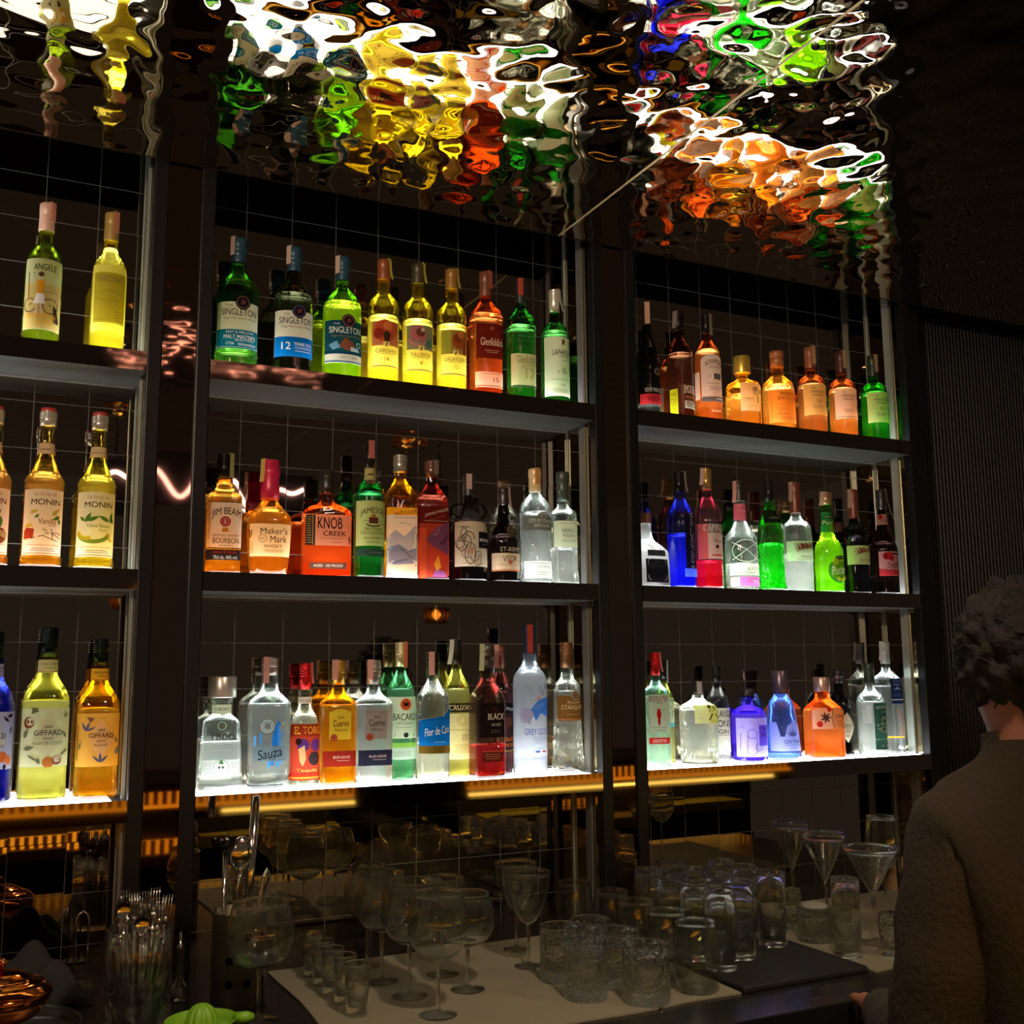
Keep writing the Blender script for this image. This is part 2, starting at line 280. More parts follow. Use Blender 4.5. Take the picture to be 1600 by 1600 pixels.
class Label:
    """printed paper wrapped on the bottle; items are printed on it"""
    def __init__(s, S): s.S = S; s.mb = MB(); s.mats = []; s.k = 0
    def mi(s, c):
        m = paper(c) if not isinstance(c, bpy.types.Material) else c
        if m not in s.mats: s.mats.append(m)
        return s.mats.index(m)
    def quad(s, x0, x1, z0, z1, c, off, fx=None):
        r = s.S.r; nx = max(2, int((x1 - x0) / .12) + 1); nz = max(1, int((z1 - z0) / .05)) + 1; vs = []; fs = []
        for j in range(nz + 1):
            for i in range(nx + 1):
                x = x0 + (x1 - x0) * i / nx; z = z0 + (z1 - z0) * j / nz
                if fx: z = fx(x, z)
                vs.append(s.S.arcpt(x * r, z, off))
        for j in range(nz):
            for i in range(nx): a = j * (nx + 1) + i; fs.append((a, a + 1, a + nx + 2, a + nx + 1))
        s.mb.add(vs, fs, s.mi(c))
    def poly(s, P, c, off):      # fan polygon in label coordinates
        cx = sum(p[0] for p in P) / len(P); cz = sum(p[1] for p in P) / len(P)
        q = 1 if max(abs(p[0] - cx) for p in P) < .2 else 4; E = [(a[0] + (b[0] - a[0]) * k / q, a[1] + (b[1] - a[1]) * k / q) for a, b in zip(P, P[1:] + P[:1]) for k in range(q)]; n = len(E)
        vs = [s.S.arcpt(cx * s.S.r, cz, off)] + [s.S.arcpt((cx + (x - cx) * t / q) * s.S.r, cz + (z - cz) * t / q, off) for t in range(1, q + 1) for x, z in E]
        s.mb.add(vs, [(0, i + 1, (i + 1) % n + 1) for i in range(n)] + [(1 + t * n + i, 1 + (t + 1) * n + i, 1 + (t + 1) * n + (i + 1) % n, 1 + t * n + (i + 1) % n) for t in range(q - 1) for i in range(n)], s.mi(c))
    def circ(s, x, z, rad, c, off, w=None):
        k = s.S.r / s.S.h; n = 20; o = [(x + rad * math.cos(2*PI*i/n), z + rad * k * math.sin(2*PI*i/n)) for i in range(n)]
        if w is None: s.poly(o, c, off)
        else:
            i_ = [(x + (rad - w) * math.cos(2*PI*i/n), z + (rad - w) * k * math.sin(2*PI*i/n)) for i in range(n)]
            vs = [s.S.arcpt(a * s.S.r, b, off) for a, b in o + i_]; s.mb.add(vs, [(i, (i + 1) % n, (i + 1) % n + n, i + n) for i in range(n)], s.mi(c))
    def line(s, P, wd, c, off):
        k = s.S.r / s.S.h; vs = []; fs = []
        for i, (x, z) in enumerate(P):
            a = P[max(0, i - 1)]; b = P[min(len(P) - 1, i + 1)]; dx, dz = b[0] - a[0], (b[1] - a[1]) / k; l = math.hypot(dx, dz) or 1
            nx, nz = -dz / l * wd / 2, dx / l * wd / 2 * k
            vs += [s.S.arcpt((x + nx) * s.S.r, z + nz, off), s.S.arcpt((x - nx) * s.S.r, z - nz, off)]
        for i in range(len(P) - 1): fs.append((2*i, 2*i+1, 2*i+3, 2*i+2))
        s.mb.add(vs, fs, s.mi(c))
    def text(s, t, x, z, wd, ht, c, off, bold=.01, rot=0, arch=0, slope=0):
        V, Fc = textgeo(t); vs = []
        for a, b in V:
            if rot: px, pz = x - b * ht * s.S.h / s.S.r, z + a * wd * s.S.r / s.S.h
            else: px, pz = x + a * wd, z + b * ht - arch * (a * 2) ** 2 + slope * a
            vs.append(s.S.arcpt(px * s.S.r, pz, off))
        s.mb.add(vs, Fc, s.mi(c))
        if bold > .012 and not rot: s.text(t, x + min(.03, bold * .5 * wd / max(1, len(t)) * 1.6), z, wd, ht, c, off + .00003, 0, 0, arch, slope)
    def draw(s, items):
        for n, it in enumerate(items):
            off = .0007 + .00012 * n; k = it[0]
            if k == 'R': s.quad(it[1], it[2], it[3], it[4], it[5], off)
            elif k == 'C': s.circ(it[1], it[2], it[3], it[4], off, it[5] if len(it) > 5 else None)
            elif k == 'P': s.poly(it[1], it[2], off)
            elif k == 'L': s.line(it[1], it[2], it[3], off)
            elif k == 'T': s.text(*it[1:7], off, **(it[7] if len(it) > 7 else {}))
            elif k == 'F':   # fine print rows: x0,x1,z0,z1,n,color
                _, x0, x1, z0, z1, q, c = it
                rnd = random.Random(int(z0 * 999))
                for i in range(q):
                    z = z1 - (z1 - z0) * (i + .5) / q; d = (x1 - x0) * .15 * rnd.random()
                    s.quad(x0 + d, x1 - d, z - .0018, z + .0018, c, off)
BK = (28, 26, 26); WH = (245, 242, 235); CR = (238, 228, 200); GD = (176, 140, 70); RD = (190, 36, 40); GY = (120, 118, 112)
def make_cap(root, S, st, col, ck, h, pour=False):
    z0, rf = st['cap']; r = S.r * rf; H = S.h; mb = MB(); m = pbr('cap', col, 0.38, 0.15, coat=0.2); mt = pbr('cap_metal', col, 0.3, 0.75)
    zz = z0 * H; L = H - zz; name = 'cap'; mat = m
    if ck == 'foil':
        pr = [(r * .98, 0), (r, .002), (r * .97, L * .55), (r * .96, L * .6), (r * 1.0, L * .62), (r * 1.0, L * .96), (r * .9, L)]; name = 'foil_capsule'
    elif ck == 'screw':
        pr = [(r, 0), (r * .98, L * .45), (r * .98, L * .5)]; k = L * .5
        for i in range(5): pr += [(r * 1.04, k + L * .01), (r * 1.04, k + L * .06), (r * .97, k + L * .07), (r * .97, k + L * .085)]; k += L * .09
        pr += [(r * 1.02, L * .96), (r * .92, L)]; mat = mt; name = 'screw_cap'
    elif ck == 'wax': pr = [(r, 0), (r * .98, L * .3), (r * .92, L * .6), (r * 1.03, L * .66), (r * 1.03, L * .75), (r * .95, L * .78), (r * .95, L * .97), (r * .85, L)]; name = 'wax_seal'
    elif ck == 'knob': pr = [(r * .9, 0), (r * .96, L * .1), (r * .88, L * .3), (r * .9, L * .42), (r * 1.06, L * .46), (r * 1.1, L * .55), (r * 1.02, L * .62), (r * 1.08, L * .68), (r * 1.04, L * .94), (r * .9, L)]; name = 'stopper'
    elif ck == 'cork': pr = [(r, 0), (r, L * .55), (r * .96, L * .58), (r * .96, L * .62), (r * 1.06, L * .64), (r * 1.06, L * .96), (r * .96, L)]; name = 'stopper'
    elif ck == 'cone': pr = [(r * .88, 0), (r * .9, L * .02), (r * 1.05, L * .97), (r * .98, L)]; mat = mt; name = 'stopper'
    else: pr = [(r * .98, 0), (r, L * .04), (r, L * .95), (r * .95, L)]; mat = mt if sum(col) > 300 else m; name = 'stopper'
    mb.lathe(pr, 28); o = mb.build(name, mat, root, True, (0, 0, zz))
    return o
def strip(root, S, col, side=1, flare=0.0, len_=.16, w=.014, name='tax_stamp'):
    """paper strip folded over the cap and hanging down one side"""
    z0, rf = S.st['cap']; r = S.r * rf * 1.06 + .0008; H = S.h; pts = []; a = side
    d = Vector((math.sin(a), -math.cos(a), 0)); t = Vector((math.cos(a), math.sin(a), 0)); n = 8
    P = [Vector((0, 0, H + .0012)), d * r + Vector((0, 0, H + .0012))]
    for i in range(1, n + 1): q = i / n; P.append(d * (r + flare * q * q) + Vector((0, 0, H - len_ * H * q)))
    vs = []; fs = []
    for p in P: vs += [p - t * w / 2, p + t * w / 2]
    for i in range(len(P) - 1): fs.append((2*i, 2*i+1, 2*i+3, 2*i+2))
    return mesh(name, vs, fs, paper(col), root, smooth=False)
SH = {1: .681, 2: .2154, 3: -.2491}
GRP = {}
def bottle(pos, sh, style, kind, glass, liq, lvl, cap, labels, desc, cat='bottle', haze=.05, clear=.45, neck=None, stamp=None, rz=0, bump=0, refr=0.0, group=None, ck=None):
    x, y, h, r = pos; st = ST[style]; rz = rz or (0 if x < .3 else -.12 if x < 1.45 else {1: -.22, 2: -.32, 3: -.34}[sh]); root = empty(kind, (x, y, SH[sh] + .0005), desc, cat, group, rz); S = Shape(st, h, r)
    zt = st['cap'][0] + .015; gm = glassm(glass, haze, refr, bump=bump); lm = liquidm(liq, clear, bump) if liq else gm
    bm = glassm((225, 228, 226), .02)
    if liq and lvl > 0:
        bottle_body(root, S, 0, lvl, 'liquid', [lm, bm], base=True, top=True)
        bottle_body(root, S, lvl, zt, 'glass', [gm])
    else: bottle_body(root, S, 0, zt, 'glass', [gm, bm], base=True)
    make_cap(root, S, st, cap, ck or st['ck'], h)
    if 'ears' in st:
        mb = MB()
        for sg in (-1, 1):
            zc = .66 * h; rr = .028 * h / .27 * 0.6; cx = sg * (S.f(.66) * r + rr * .7)
            mb.tube([(cx + rr * math.cos(q), 0, zc + rr * math.sin(q)) for q in np.linspace(0, 2 * PI, 17)], .0035, 8)
        mb.build('handle', [gm], root, True)
    for i, (z0, z1, hw, col, items) in enumerate(labels):
        lb = Label(S)
        if col is not None: lb.quad(-hw, hw, z0, z1, col, .0006)
        lb.draw(items)
        nm = 'neck_label' if z0 > S.zs else ('label' if i == 0 else 'lower_label')
        lb.mb.build(nm, lb.mats, root, True)
    if stamp: strip(root, S, *stamp)
    return root
def T(t, x, z, w, h, c=BK, **k): return ('T', t, x, z, w, h, c, k)
def Rr(*a): return ('R',) + a
def C(*a): return ('C',) + a
def Pp(P, c): return ('P', P, c)
def Ln(P, w, c): return ('L', P, w, c)
def Fp(*a): return ('F',) + a
def arcP(cx, cz, rx, rz, a0, a1, n=12): return [(cx + rx * math.cos(a0 + (a1 - a0) * i / n), cz + rz * math.sin(a0 + (a1 - a0) * i / n)) for i in range(n + 1)]
def leaf(cx, cz, l, w, ang, c, k=.13):
    ca, sa = math.cos(ang), math.sin(ang); P = []
    for t, s in ((0, 0), (.3, .5), (.6, .45), (1, 0), (.6, -.45), (.3, -.5)):
        a, b = t * l, s * w; P.append((cx + a * ca - b * sa, cz + (a * sa + b * ca) * k))
    return Pp(P, c)

# ---------------------------------------------------------------- the setting
WY, FY, CZ, TZ = 2.4515, 2.30, 1.121, -0.604     # wall plane, shelf front plane, ceiling, counter height
def tile_mat():
    m, nt, N, L = newmat('mirror_tile'); tc = N.new('ShaderNodeTexCoord'); sx = N.new('ShaderNodeSeparateXYZ'); L.new(tc.outputs['Object'], sx.inputs[0])
    def mth(op, a, b=None, c=None):
        n = N.new('ShaderNodeMath'); n.operation = op
        for i, q in enumerate((a, b, c)):
            if q is None: continue
            if isinstance(q, (int, float)): n.inputs[i].default_value = q
            else: L.new(q, n.inputs[i])
        return n.outputs[0]
    def grid(o, off, p):
        q = mth('DIVIDE', mth('SUBTRACT', o, off), p); return mth('ABSOLUTE', mth('SUBTRACT', mth('FRACT', mth('ADD', q, 100.5)), .5)), mth('FLOOR', mth('ADD', q, 100))
    gx, ix = grid(sx.outputs[0], 1.600, .1106); gz, iz = grid(sx.outputs[2], .069, .1032)
    g = mth('LESS_THAN', mth('MINIMUM', gx, gz), .008)
    cb = N.new('ShaderNodeCombineXYZ'); L.new(ix, cb.inputs[0]); L.new(iz, cb.inputs[1])
    wn = N.new('ShaderNodeTexWhiteNoise'); wn.noise_dimensions = '2D'; L.new(cb.outputs[0], wn.inputs['Vector'])
    vm = N.new('ShaderNodeVectorMath'); vm.operation = 'MULTIPLY_ADD'; L.new(wn.outputs['Color'], vm.inputs[0]); vm.inputs[1].default_value = (.006, .006, .006); vm.inputs[2].default_value = (-.003, -.003, -.003)
    ge = N.new('ShaderNodeNewGeometry'); va = N.new('ShaderNodeVectorMath'); va.operation = 'ADD'; L.new(ge.outputs['Normal'], va.inputs[0]); L.new(vm.outputs[0], va.inputs[1])
    b = N.new('ShaderNodeBsdfPrincipled'); b.inputs['Base Color'].default_value = lin((138, 128, 116)); b.inputs['Metallic'].default_value = 1; b.inputs['Roughness'].default_value = .02
    nn = N.new('ShaderNodeVectorMath'); nn.operation = 'NORMALIZE'; L.new(va.outputs[0], nn.inputs[0]); L.new(nn.outputs[0], b.inputs['Normal'])
    d = N.new('ShaderNodeBsdfPrincipled'); d.inputs['Base Color'].default_value = lin((86, 82, 76)); d.inputs['Roughness'].default_value = .5; d.inputs['Metallic'].default_value = .3
    x = N.new('ShaderNodeMixShader'); L.new(g, x.inputs[0]); L.new(b.outputs[0], x.inputs[1]); L.new(d.outputs[0], x.inputs[2]); out(nt, x.outputs[0]); return m
def ripple_mat():
    m, nt, N, L = newmat('rippled_mirror_steel'); tc = N.new('ShaderNodeTexCoord')
    b = N.new('ShaderNodeBsdfPrincipled'); b.inputs['Base Color'].default_value = lin((206, 190, 164)); b.inputs['Metallic'].default_value = 1; b.inputs['Roughness'].default_value = .015
    t = N.new('ShaderNodeTexNoise'); t.inputs['Scale'].default_value = 13; t.inputs['Detail'].default_value = 0.3; t.inputs['Distortion'].default_value = .15
    L.new(tc.outputs['Object'], t.inputs['Vector'])
    bp = N.new('ShaderNodeBump'); bp.inputs['Strength'].default_value = 1; bp.inputs['Distance'].default_value = .0064
    L.new(t.outputs[0], bp.inputs['Height']); L.new(bp.outputs[0], b.inputs['Normal']); out(nt, b.outputs[0]); return m
def boxobj(name, b, mat, parent=None, kind=None, bev=0):
    mb = MB(); mb.box(*b); o = mb.build(name, mat, parent)
    if kind: o['kind'] = kind
    if bev: bevel(o, bev)
    return o
RZ = 1.30      # the recess over the bays rises above the mirror ceiling
boxobj('wall_back', (-1.6, 2.552, WY, WY + .08, -1.5, RZ), tile_mat(), kind='structure')
boxobj('wall_back_right', (2.552, 4.6, WY - .02, WY + .08, -1.5, RZ), pbr('black_wall', (20, 19, 20), .7, bump=(30, .2, .01)), kind='structure')
boxobj('ceiling', (-1.6, 4.6, -1.6, FY - .001, CZ, CZ + .02), ripple_mat(), kind='structure')
boxobj('trim_5', (-1.6, 4.6, FY - .001, WY + .08, RZ, RZ + .03), pbr('black_wall', (20, 19, 20), .7), kind='structure')
boxobj('trim_6', (-1.6, 4.6, FY - .0012, FY + .0008, CZ - .0012, RZ), pbr('dark_edge', (70, 60, 50), .3, .9), kind='structure')
boxobj('floor', (-1.6, 4.6, -1.6, WY + .08, -1.56, -1.5), pbr('dark_floor', (38, 32, 28), .4), kind='structure')
M_seam = pbr('bronze_strip', (190, 168, 130), .35, .6)
boxobj('trim_1', (1.2650, 1.2688, -1.6, FY - .002, CZ - .0015, CZ), M_seam, kind='structure')
# reeded black panel on the dark wall beyond the shelves
mb = MB()
for i in range(70):
    x0 = 2.60 + i * .016; mb.lathe([(.008, 0), (.008, 1.7)], 8, (x0, WY - .0285, -.55), cap0=False, cap1=False)
tag(mb.build('reeded_panel', pbr('black_matt', (7, 7, 8), .5), smooth=True), 'dark vertical reeded panel on the wall right of the shelves', 'wall panel')

# ---------------------------------------------------------------- shelf bays
BX = [(-.62, .2616), (.3944, 1.366), (1.4978, 2.4736)]
PW = .031
names = ['left shelving bay, cut by the picture edge, holding wine and syrup bottles', 'middle shelving bay with whiskies on its top shelf', 'right shelving bay with the blue and bright green bottles']
for bi, (x0, x1) in enumerate(BX):
    root = empty('shelf_unit', ((x0 + x1) / 2, FY, TZ), 'black steel ' + names[bi], 'shelf', 'back bar shelving bays')
    ox, oy, oz = root.location
    def bo(name, b, mat, par=root, bev=0):
        mb = MB(); mb.box(b[0] - ox, b[1] - ox, b[2] - oy, b[3] - oy, b[4] - oz, b[5] - oz); o = mb.build(name, mat, par)
        if bev: bevel(o, bev)
        return o
    for a, b in ((x0 - PW, x0), (x1, x1 + PW)):
        bo('post', (a, b, FY + .001, FY + .03, TZ, CZ + .02), M_post, bev=.003)
    sp = bo('side_panel', (x1 + .001, x1 + .006, FY + .03, WY - .001, TZ, RZ - .001), pbr('side_mirror', (165, 150, 120), .03, 1.0))
    bo('side_panel', (x0 - .006, x0 - .001, FY + .03, WY - .001, TZ, RZ - .001), pbr('side_mirror', (165, 150, 120), .03, 1.0))
    bo('upright_rail', (x1 - .006, x1, FY + .052, FY + .078, TZ, RZ - .001), M_silver if bi != 1 else pbr('grey_rail', (105, 105, 103), .4, .4))
    bo('corner_rail', (x1 - .004, x1, WY - .006, WY - .001, TZ, RZ - .001), M_silver)
    for zt, zb in ((.681, .639), (.2154, .1744), (-.2491, -.2927)):
        s = bo('shelf', (x0 + .0005, x1 - .0005, FY + .004, WY - .001, zb, zt - .003), M_under, bev=.001)
        bo('fascia', (x0, x1, FY, FY + .004, zb, zt), M_fascia, s)
        bo('light_panel', (x0 + .008, x1 - .03, FY + .006, WY - .008, zt - .0028, zt), M_panel, s)
        bo('edge_trim', (x0 + .001, x1 - .007, WY - .006, WY - .001, zb - .004, zb - .0005), pbr('bright_edge', (215, 215, 210), .3, .8), s)
# mirror pillars between the bays
M_pil = pbr('dark_mirror_pillar', (120, 100, 88), .03, 1.0)
boxobj('trim_2', (.2616 + PW, .3944 - PW, FY + .008, WY, TZ, RZ - .001), M_pil, kind='structure')
boxobj('trim_3', (1.366 + PW, 1.4978 - PW, FY + .008, WY, TZ, RZ - .001), M_pil, kind='structure')
boxobj('trim_4', (2.4736 + PW, 2.56, FY + .02, WY, TZ, RZ - .001), M_post, kind='structure')
for x in (.2616 + PW, .3944 - PW - .002, 1.366 + PW, 1.4978 - PW - .002): pass

# ---------------------------------------------------------------- bottles
blk, ink = (26, 24, 24), (48, 40, 34)
pk_st = (222, 160, 140)
clr = (226, 232, 224)
# left bay, top
bottle((.054, 2.359, .315, .0365), 1, 'wine', 'wine_bottle', (150, 165, 70), (150, 168, 40), .56, (214, 170, 150), [
  (.085, .575, 1.18, (196, 190, 150), [Rr(-1.1, 1.1, .09, .40, (206, 180, 112)), Ln(arcP(.5, .28, .9, .07, .1, 2.2), .05, (150, 140, 110)), T('ANGELE', .05, .515, 1.25, .045, blk, bold=.02),
    Ln([(-.9, .47), (-.5, .47)], .05, (70, 60, 50)), Ln([(-.85, .47), (-.8, .30)], .04, (90, 80, 60)), C(-.72, .25, .42, (80, 60, 40), .05), C(.42, .25, .46, (80, 60, 40), .05), Ln([(-.72, .25), (-.2, .31), (.42, .25)], .06, (90, 60, 30)),
    Pp([(-.35, .42), (.05, .42), (0, .33), (-.3, .33)], (226, 160, 40)), Pp([(-.32, .33), (.02, .33), (.12, .26), (-.5, .26)], WH), C(-.14, .445, .14, (220, 190, 160)), C(-.14, .462, .15, (90, 70, 50)), Ln([(-.3, .26), (-.35, .18)], .1, (220, 190, 160)), Ln([(-.1, .26), (-.02, .18)], .1, (220, 190, 160)),
    Pp([(.55, .26), (.75, .24), (1.0, .14), (.6, .14)], (60, 50, 44)), T('SAUVIGNON', -.1, .178, 1.6, .034, (232, 178, 20), bold=.02), T('BLANC', .2, .135, 1.0, .034, (232, 178, 20), bold=.02)]),
  (.815, .845, 1.2, None, [T('ANGELE', .0, .828, .55, .022, blk, bold=.02)])],
  'slim green wine bottle with a picture label of a cyclist and a pink capsule', 'wine bottle', stamp=((214, 150, 132), .7, 0, .13))
bottle((.184, 2.359, .318, .0358), 1, 'wine', 'wine_bottle', (244, 230, 70), (255, 242, 70), .74, (168, 138, 70), [
  (.13, .60, 1.2, (236, 226, 120), [Rr(-1.0, 1.0, .19, .54, (196, 184, 60)), T('CHARDONNAY', -.05, .495, 1.55, .045, (150, 132, 96), bold=.02), Ln(arcP(0, .38, .8, .03, .2, 2.9), .04, (170, 150, 60)), Ln(arcP(0, .37, .8, .03, 3.3, 6.0), .04, (170, 150, 60)), Fp(.25, .95, .2, .28, 4, (140, 120, 50)), Fp(-.9, -.3, .2, .22, 1, (140, 120, 50))])],
  'glowing yellow white-wine bottle with cream framed label and olive capsule', 'wine bottle', stamp=((226, 160, 130), .5, 0, .15), clear=.3)
# left bay, middle: syrups
def monin(pos, liq, fl, art, desc):
    return bottle(pos, 2, 'syrup', 'syrup_bottle', (215, 200, 120), liq, .60, (214, 208, 200), [
      (.075, .485, 1.22, (244, 238, 220), [Rr(-1.14, 1.14, .082, .088, (190, 150, 60)), T('Le Sirop de', .05, .452, 1.1, .03, (200, 150, 90)), T('MONIN', .1, .405, 1.5, .036, (60, 34, 26), bold=.02)] + art + [T('Une tradition de qualite', .05, .135, 1.6, .016, (190, 90, 80)), Fp(-.6, .7, .095, .12, 2, (130, 110, 90))]),
      (.72, .79, 1.2, (238, 214, 190), [T('monin.com', .1, .752, 1.2, .014, (120, 60, 40)), Ln([(-1.1, .735), (1.1, .742)], .03, (200, 60, 60)), Ln([(-1.1, .772), (1.1, .779)], .03, (200, 60, 60)), T('||||||', .5, .727, .5, .012, RD)])],
      desc, 'syrup bottle', group='flavoured syrup bottles', clear=.5)
def redtop(root, h, r):
    mb = MB(); mb.lathe([(r * .40, 0), (r * .40, .012), (r * .36, .015)], 24); mb.build('cap_top', pbr('red_cap', (196, 60, 56), .4), root, True, (0, 0, h - .008))
gl = (92, 140, 50)
m1 = monin((-.020, 2.359, .322, .038), (214, 140, 50), 'a', [leaf(.3, .30, .5, .2, 1.0, gl), leaf(.6, .25, .5, .2, 1.6, gl), leaf(.3, .24, .4, .18, .3, gl), C(.55, .19, .42, (150, 84, 50)), C(.5, .205, .2, (220, 170, 110)), C(.8, .2, .2, (224, 180, 120))], 'syrup bottle with nut picture label, leftmost and cut by the picture edge')
redtop(m1, .322, .038)
m2 = monin((.079, 2.361, .328, .0385), (226, 160, 40), 'b', [leaf(-.7, .335, .5, .15, .3, (206, 190, 60)), leaf(-.2, .325, -.3, .14, .6, gl), leaf(.4, .32, .6, .2, .7, (200, 190, 60)), leaf(.9, .32, -.5, .2, .4, gl), leaf(.9, .27, .3, .2, 1.9, gl), T('Vanilla', .2, .285, .9, .035, (110, 70, 40)), T('Vanille', .45, .26, .4, .015, (150, 110, 80)),
   Pp([(-1.0, .17), (-.45, .18), (-.42, .235), (-.85, .245), (-1.02, .22)], (196, 74, 44)), Pp([(-1.0, .245), (-.45, .25), (-.6, .27), (-.85, .265)], (232, 196, 80)), Ln([(.0, .235), (.6, .20), (1.0, .18)], .04, (96, 56, 34)), Ln([(.1, .21), (.7, .215), (1.0, .205)], .04, (96, 56, 34)), Ln([(-.6, .175), (0, .195), (.5, .17)], .04, (96, 56, 34)), Ln([(.4, .235), (.5, .17), (.75, .165)], .04, (96, 56, 34))], 'syrup bottle with vanilla pod and red cake label, between two other syrups')
redtop(m2, .328, .0385)
m3 = monin((.180, 2.362, .329, .0385), (238, 206, 40), 'c', [leaf(-.6, .29, .6, .22, 1.0, gl), leaf(-.5, .30, .7, .2, .35, gl), leaf(-.6, .30, -.4, .16, -.6, gl), leaf(.75, .29, .6, .2, 1.4, gl), leaf(.7, .30, -.7, .2, -.4, gl), leaf(.95, .29, .4, .16, 2.0, gl), T('Yellow Banana', .1, .272, 1.2, .024, (100, 120, 50)), T('Banane', .35, .245, .4, .015, (150, 130, 80)),
   Ln(arcP(-.15, .24, .85, .07, 3.3, 6.0), .22, (140, 160, 60)), Ln(arcP(-.5, .25, .5, .06, 3.4, 5.2), .2, (230, 200, 50)), Ln(arcP(.8, .26, .2, .08, 3.6, 5.0), .12, (230, 200, 50))], 'syrup bottle with yellow banana label, rightmost of the syrups by the mirror pillar')
redtop(m3, .329, .0385)
# left bay, bottom
def giff(pos, glass, liq, lvl, lab, art, txt, nk, desc, **k):
    return bottle(pos, 3, 'tallsyrup', 'syrup_bottle', glass, liq, lvl, (22, 34, 28), [
      (.20, .53, 1.28, lab, [Pp([(.1, .495), (.75, .37), (.1, .25), (-.55, .37)], k.get('dia', (226, 222, 196)))] + art + [T('1885', .1, .425, .35, .015, ink), T('GIFFARD', .1, .392, 1.1, .030, ink, bold=.02), T('SIROP', .1, .358, .4, .013, ink), T(txt, .1, .333, k.get('tw', 1.0), .017, ink), T('sirop', .1, .5, .3, .01, (150, 140, 110))]),
      (.735, .81, 1.0, k.get('nc', (226, 218, 196)), [T(nk, .1, .785, .85, .016, ink), T('SYRUP', .1, .762, .5, .01, ink), Rr(-.9, .9, .74, .742, RD)])],
      desc, 'syrup bottle', group='syrup bottles on the lowest shelf', clear=k.get('clear', .3))
lf = (120, 124, 100)
giff((.006, 2.39, .336, .0435), (60, 70, 190), (20, 30, 160), .80, (206, 208, 206), [leaf(.7, .5, .4, .15, .3, ink), leaf(.8, .47, .4, .12, 2.4, ink), leaf(.9, .40, .4, .15, 1.4, lf), C(.55, .27, .24, (220, 120, 60)), C(.85, .25, .2, (230, 140, 80)), leaf(.7, .23, .3, .15, 4.5, ink)], 'CURACAO', 'CURACAO', 'deep blue syrup bottle with orange fruit label, cut by the left picture edge', clear=.4)
giff((.106, 2.39, .346, .0455), (226, 220, 110), (238, 236, 120), .575, (208, 210, 196), [C(-.72, .45, .25, (140, 80, 50)), C(-.66, .455, .17, (238, 228, 200)), C(.15, .225, .24, (206, 130, 70)), C(.5, .235, .2, (150, 90, 56)), C(.5, .24, .14, (240, 232, 208)), leaf(-.6, .50, .4, .18, .8, lf), leaf(-.3, .51, .4, .18, 2.6, lf), leaf(.7, .48, .4, .08, .5, lf), leaf(.8, .47, .4, .08, 1.6, lf), leaf(-.9, .36, .5, .2, 1.2, lf), leaf(-.9, .30, .5, .2, .2, lf), leaf(-.7, .27, .6, .1, -.6, lf), leaf(-.3, .25, .3, .16, -1.2, lf), leaf(.9, .36, .4, .12, 2.2, lf), leaf(.95, .30, .5, .1, 3.9, lf), leaf(.6, .27, .5, .08, .4, lf)], 'NOIX DE COCO', 'COCONUT', 'large cloudy yellow syrup bottle with coconut label on the lowest shelf', tw=1.15, clear=.15)
giff((.2065, 2.39, .323, .0425), (240, 196, 60), (246, 178, 20), .56, (244, 200, 96), [Pp([(-.6, .51), (-.2, .5), (-.4, .47)], (150, 110, 90)), leaf(-.6, .42, .5, .12, 1.2, (96, 104, 150)), leaf(-.6, .42, .5, .12, 2.0, (96, 104, 150)), leaf(-.6, .42, .5, .12, .4, (120, 120, 150)), leaf(.1, .225, .5, .12, 1.6, (96, 104, 150)), leaf(.1, .225, .5, .12, .8, (96, 104, 150)), leaf(.1, .225, .5, .12, 2.4, (96, 104, 150)), leaf(.8, .27, .5, .3, 1.0, (150, 150, 160)), leaf(.9, .34, .4, .12, 2, (120, 130, 140)), leaf(-.9, .3, .5, .1, 1.4, (120, 130, 90)), Rr(-1.1, -1.0, .24, .46, (150, 130, 70))], 'AGAVE', 'AGAVE', 'golden agave syrup bottle beside the mirror pillar on the lowest shelf', tw=.6, nc=(246, 206, 70), dia=(246, 214, 150), clear=.5)

# middle bay, top
def sing(pos, glass, liq, lvl, up, low, lowit, seal, desc, upink=(60, 48, 40), lz=(.13, .27, .475)):  # liquid colours carry how strongly each bottle glows from the shelf light
    return bottle(pos, 1, 'dome', 'whisky_bottle', glass, liq, lvl, (26, 62, 82), [
      (lz[0], lz[2], 1.12, up, [Rr(-1.1, 1.1, lz[0], lz[1], low), T('THE', -.42, lz[2] - .028, .3, .014, upink), T('SINGLETON', .05, lz[2] - .075, 1.72, .05, upink, bold=.015), T('Single Malt Scotch Whisky', .1, lz[2] - .125, 1.6, .024, (150, 130, 90)), C(.2, lz[2], .36, (30, 30, 44)), C(.2, lz[2], .31, seal, .05), Pp([(.1, lz[2] - .02), (.3, lz[2] - .012), (.34, lz[2] + .012), (.15, lz[2] + .022)], (120, 66, 50))] + lowit)],
      desc, stamp=((230, 196, 180), -.9, 0, .14), group='round whisky bottles with a seal over the label')
sing((.462, 2.371, .314, .047), (90, 150, 70), (70, 130, 30), .14, (232, 226, 196), (20, 120, 140), [T('EASY & MELLOW', .1, .25, 1.3, .018, WH), T("MALT MASTER'S", .1, .215, 1.5, .03, WH, bold=.03), T('SELECTION', .3, .19, .9, .015, WH), T('1726', -.35, .165, .35, .02, WH), Fp(0, .9, .15, .17, 2, WH), Rr(-1.1, 1.1, .137, .14, (200, 190, 120))], (120, 90, 60), 'green whisky bottle with teal banded cream label, leftmost beside the post')
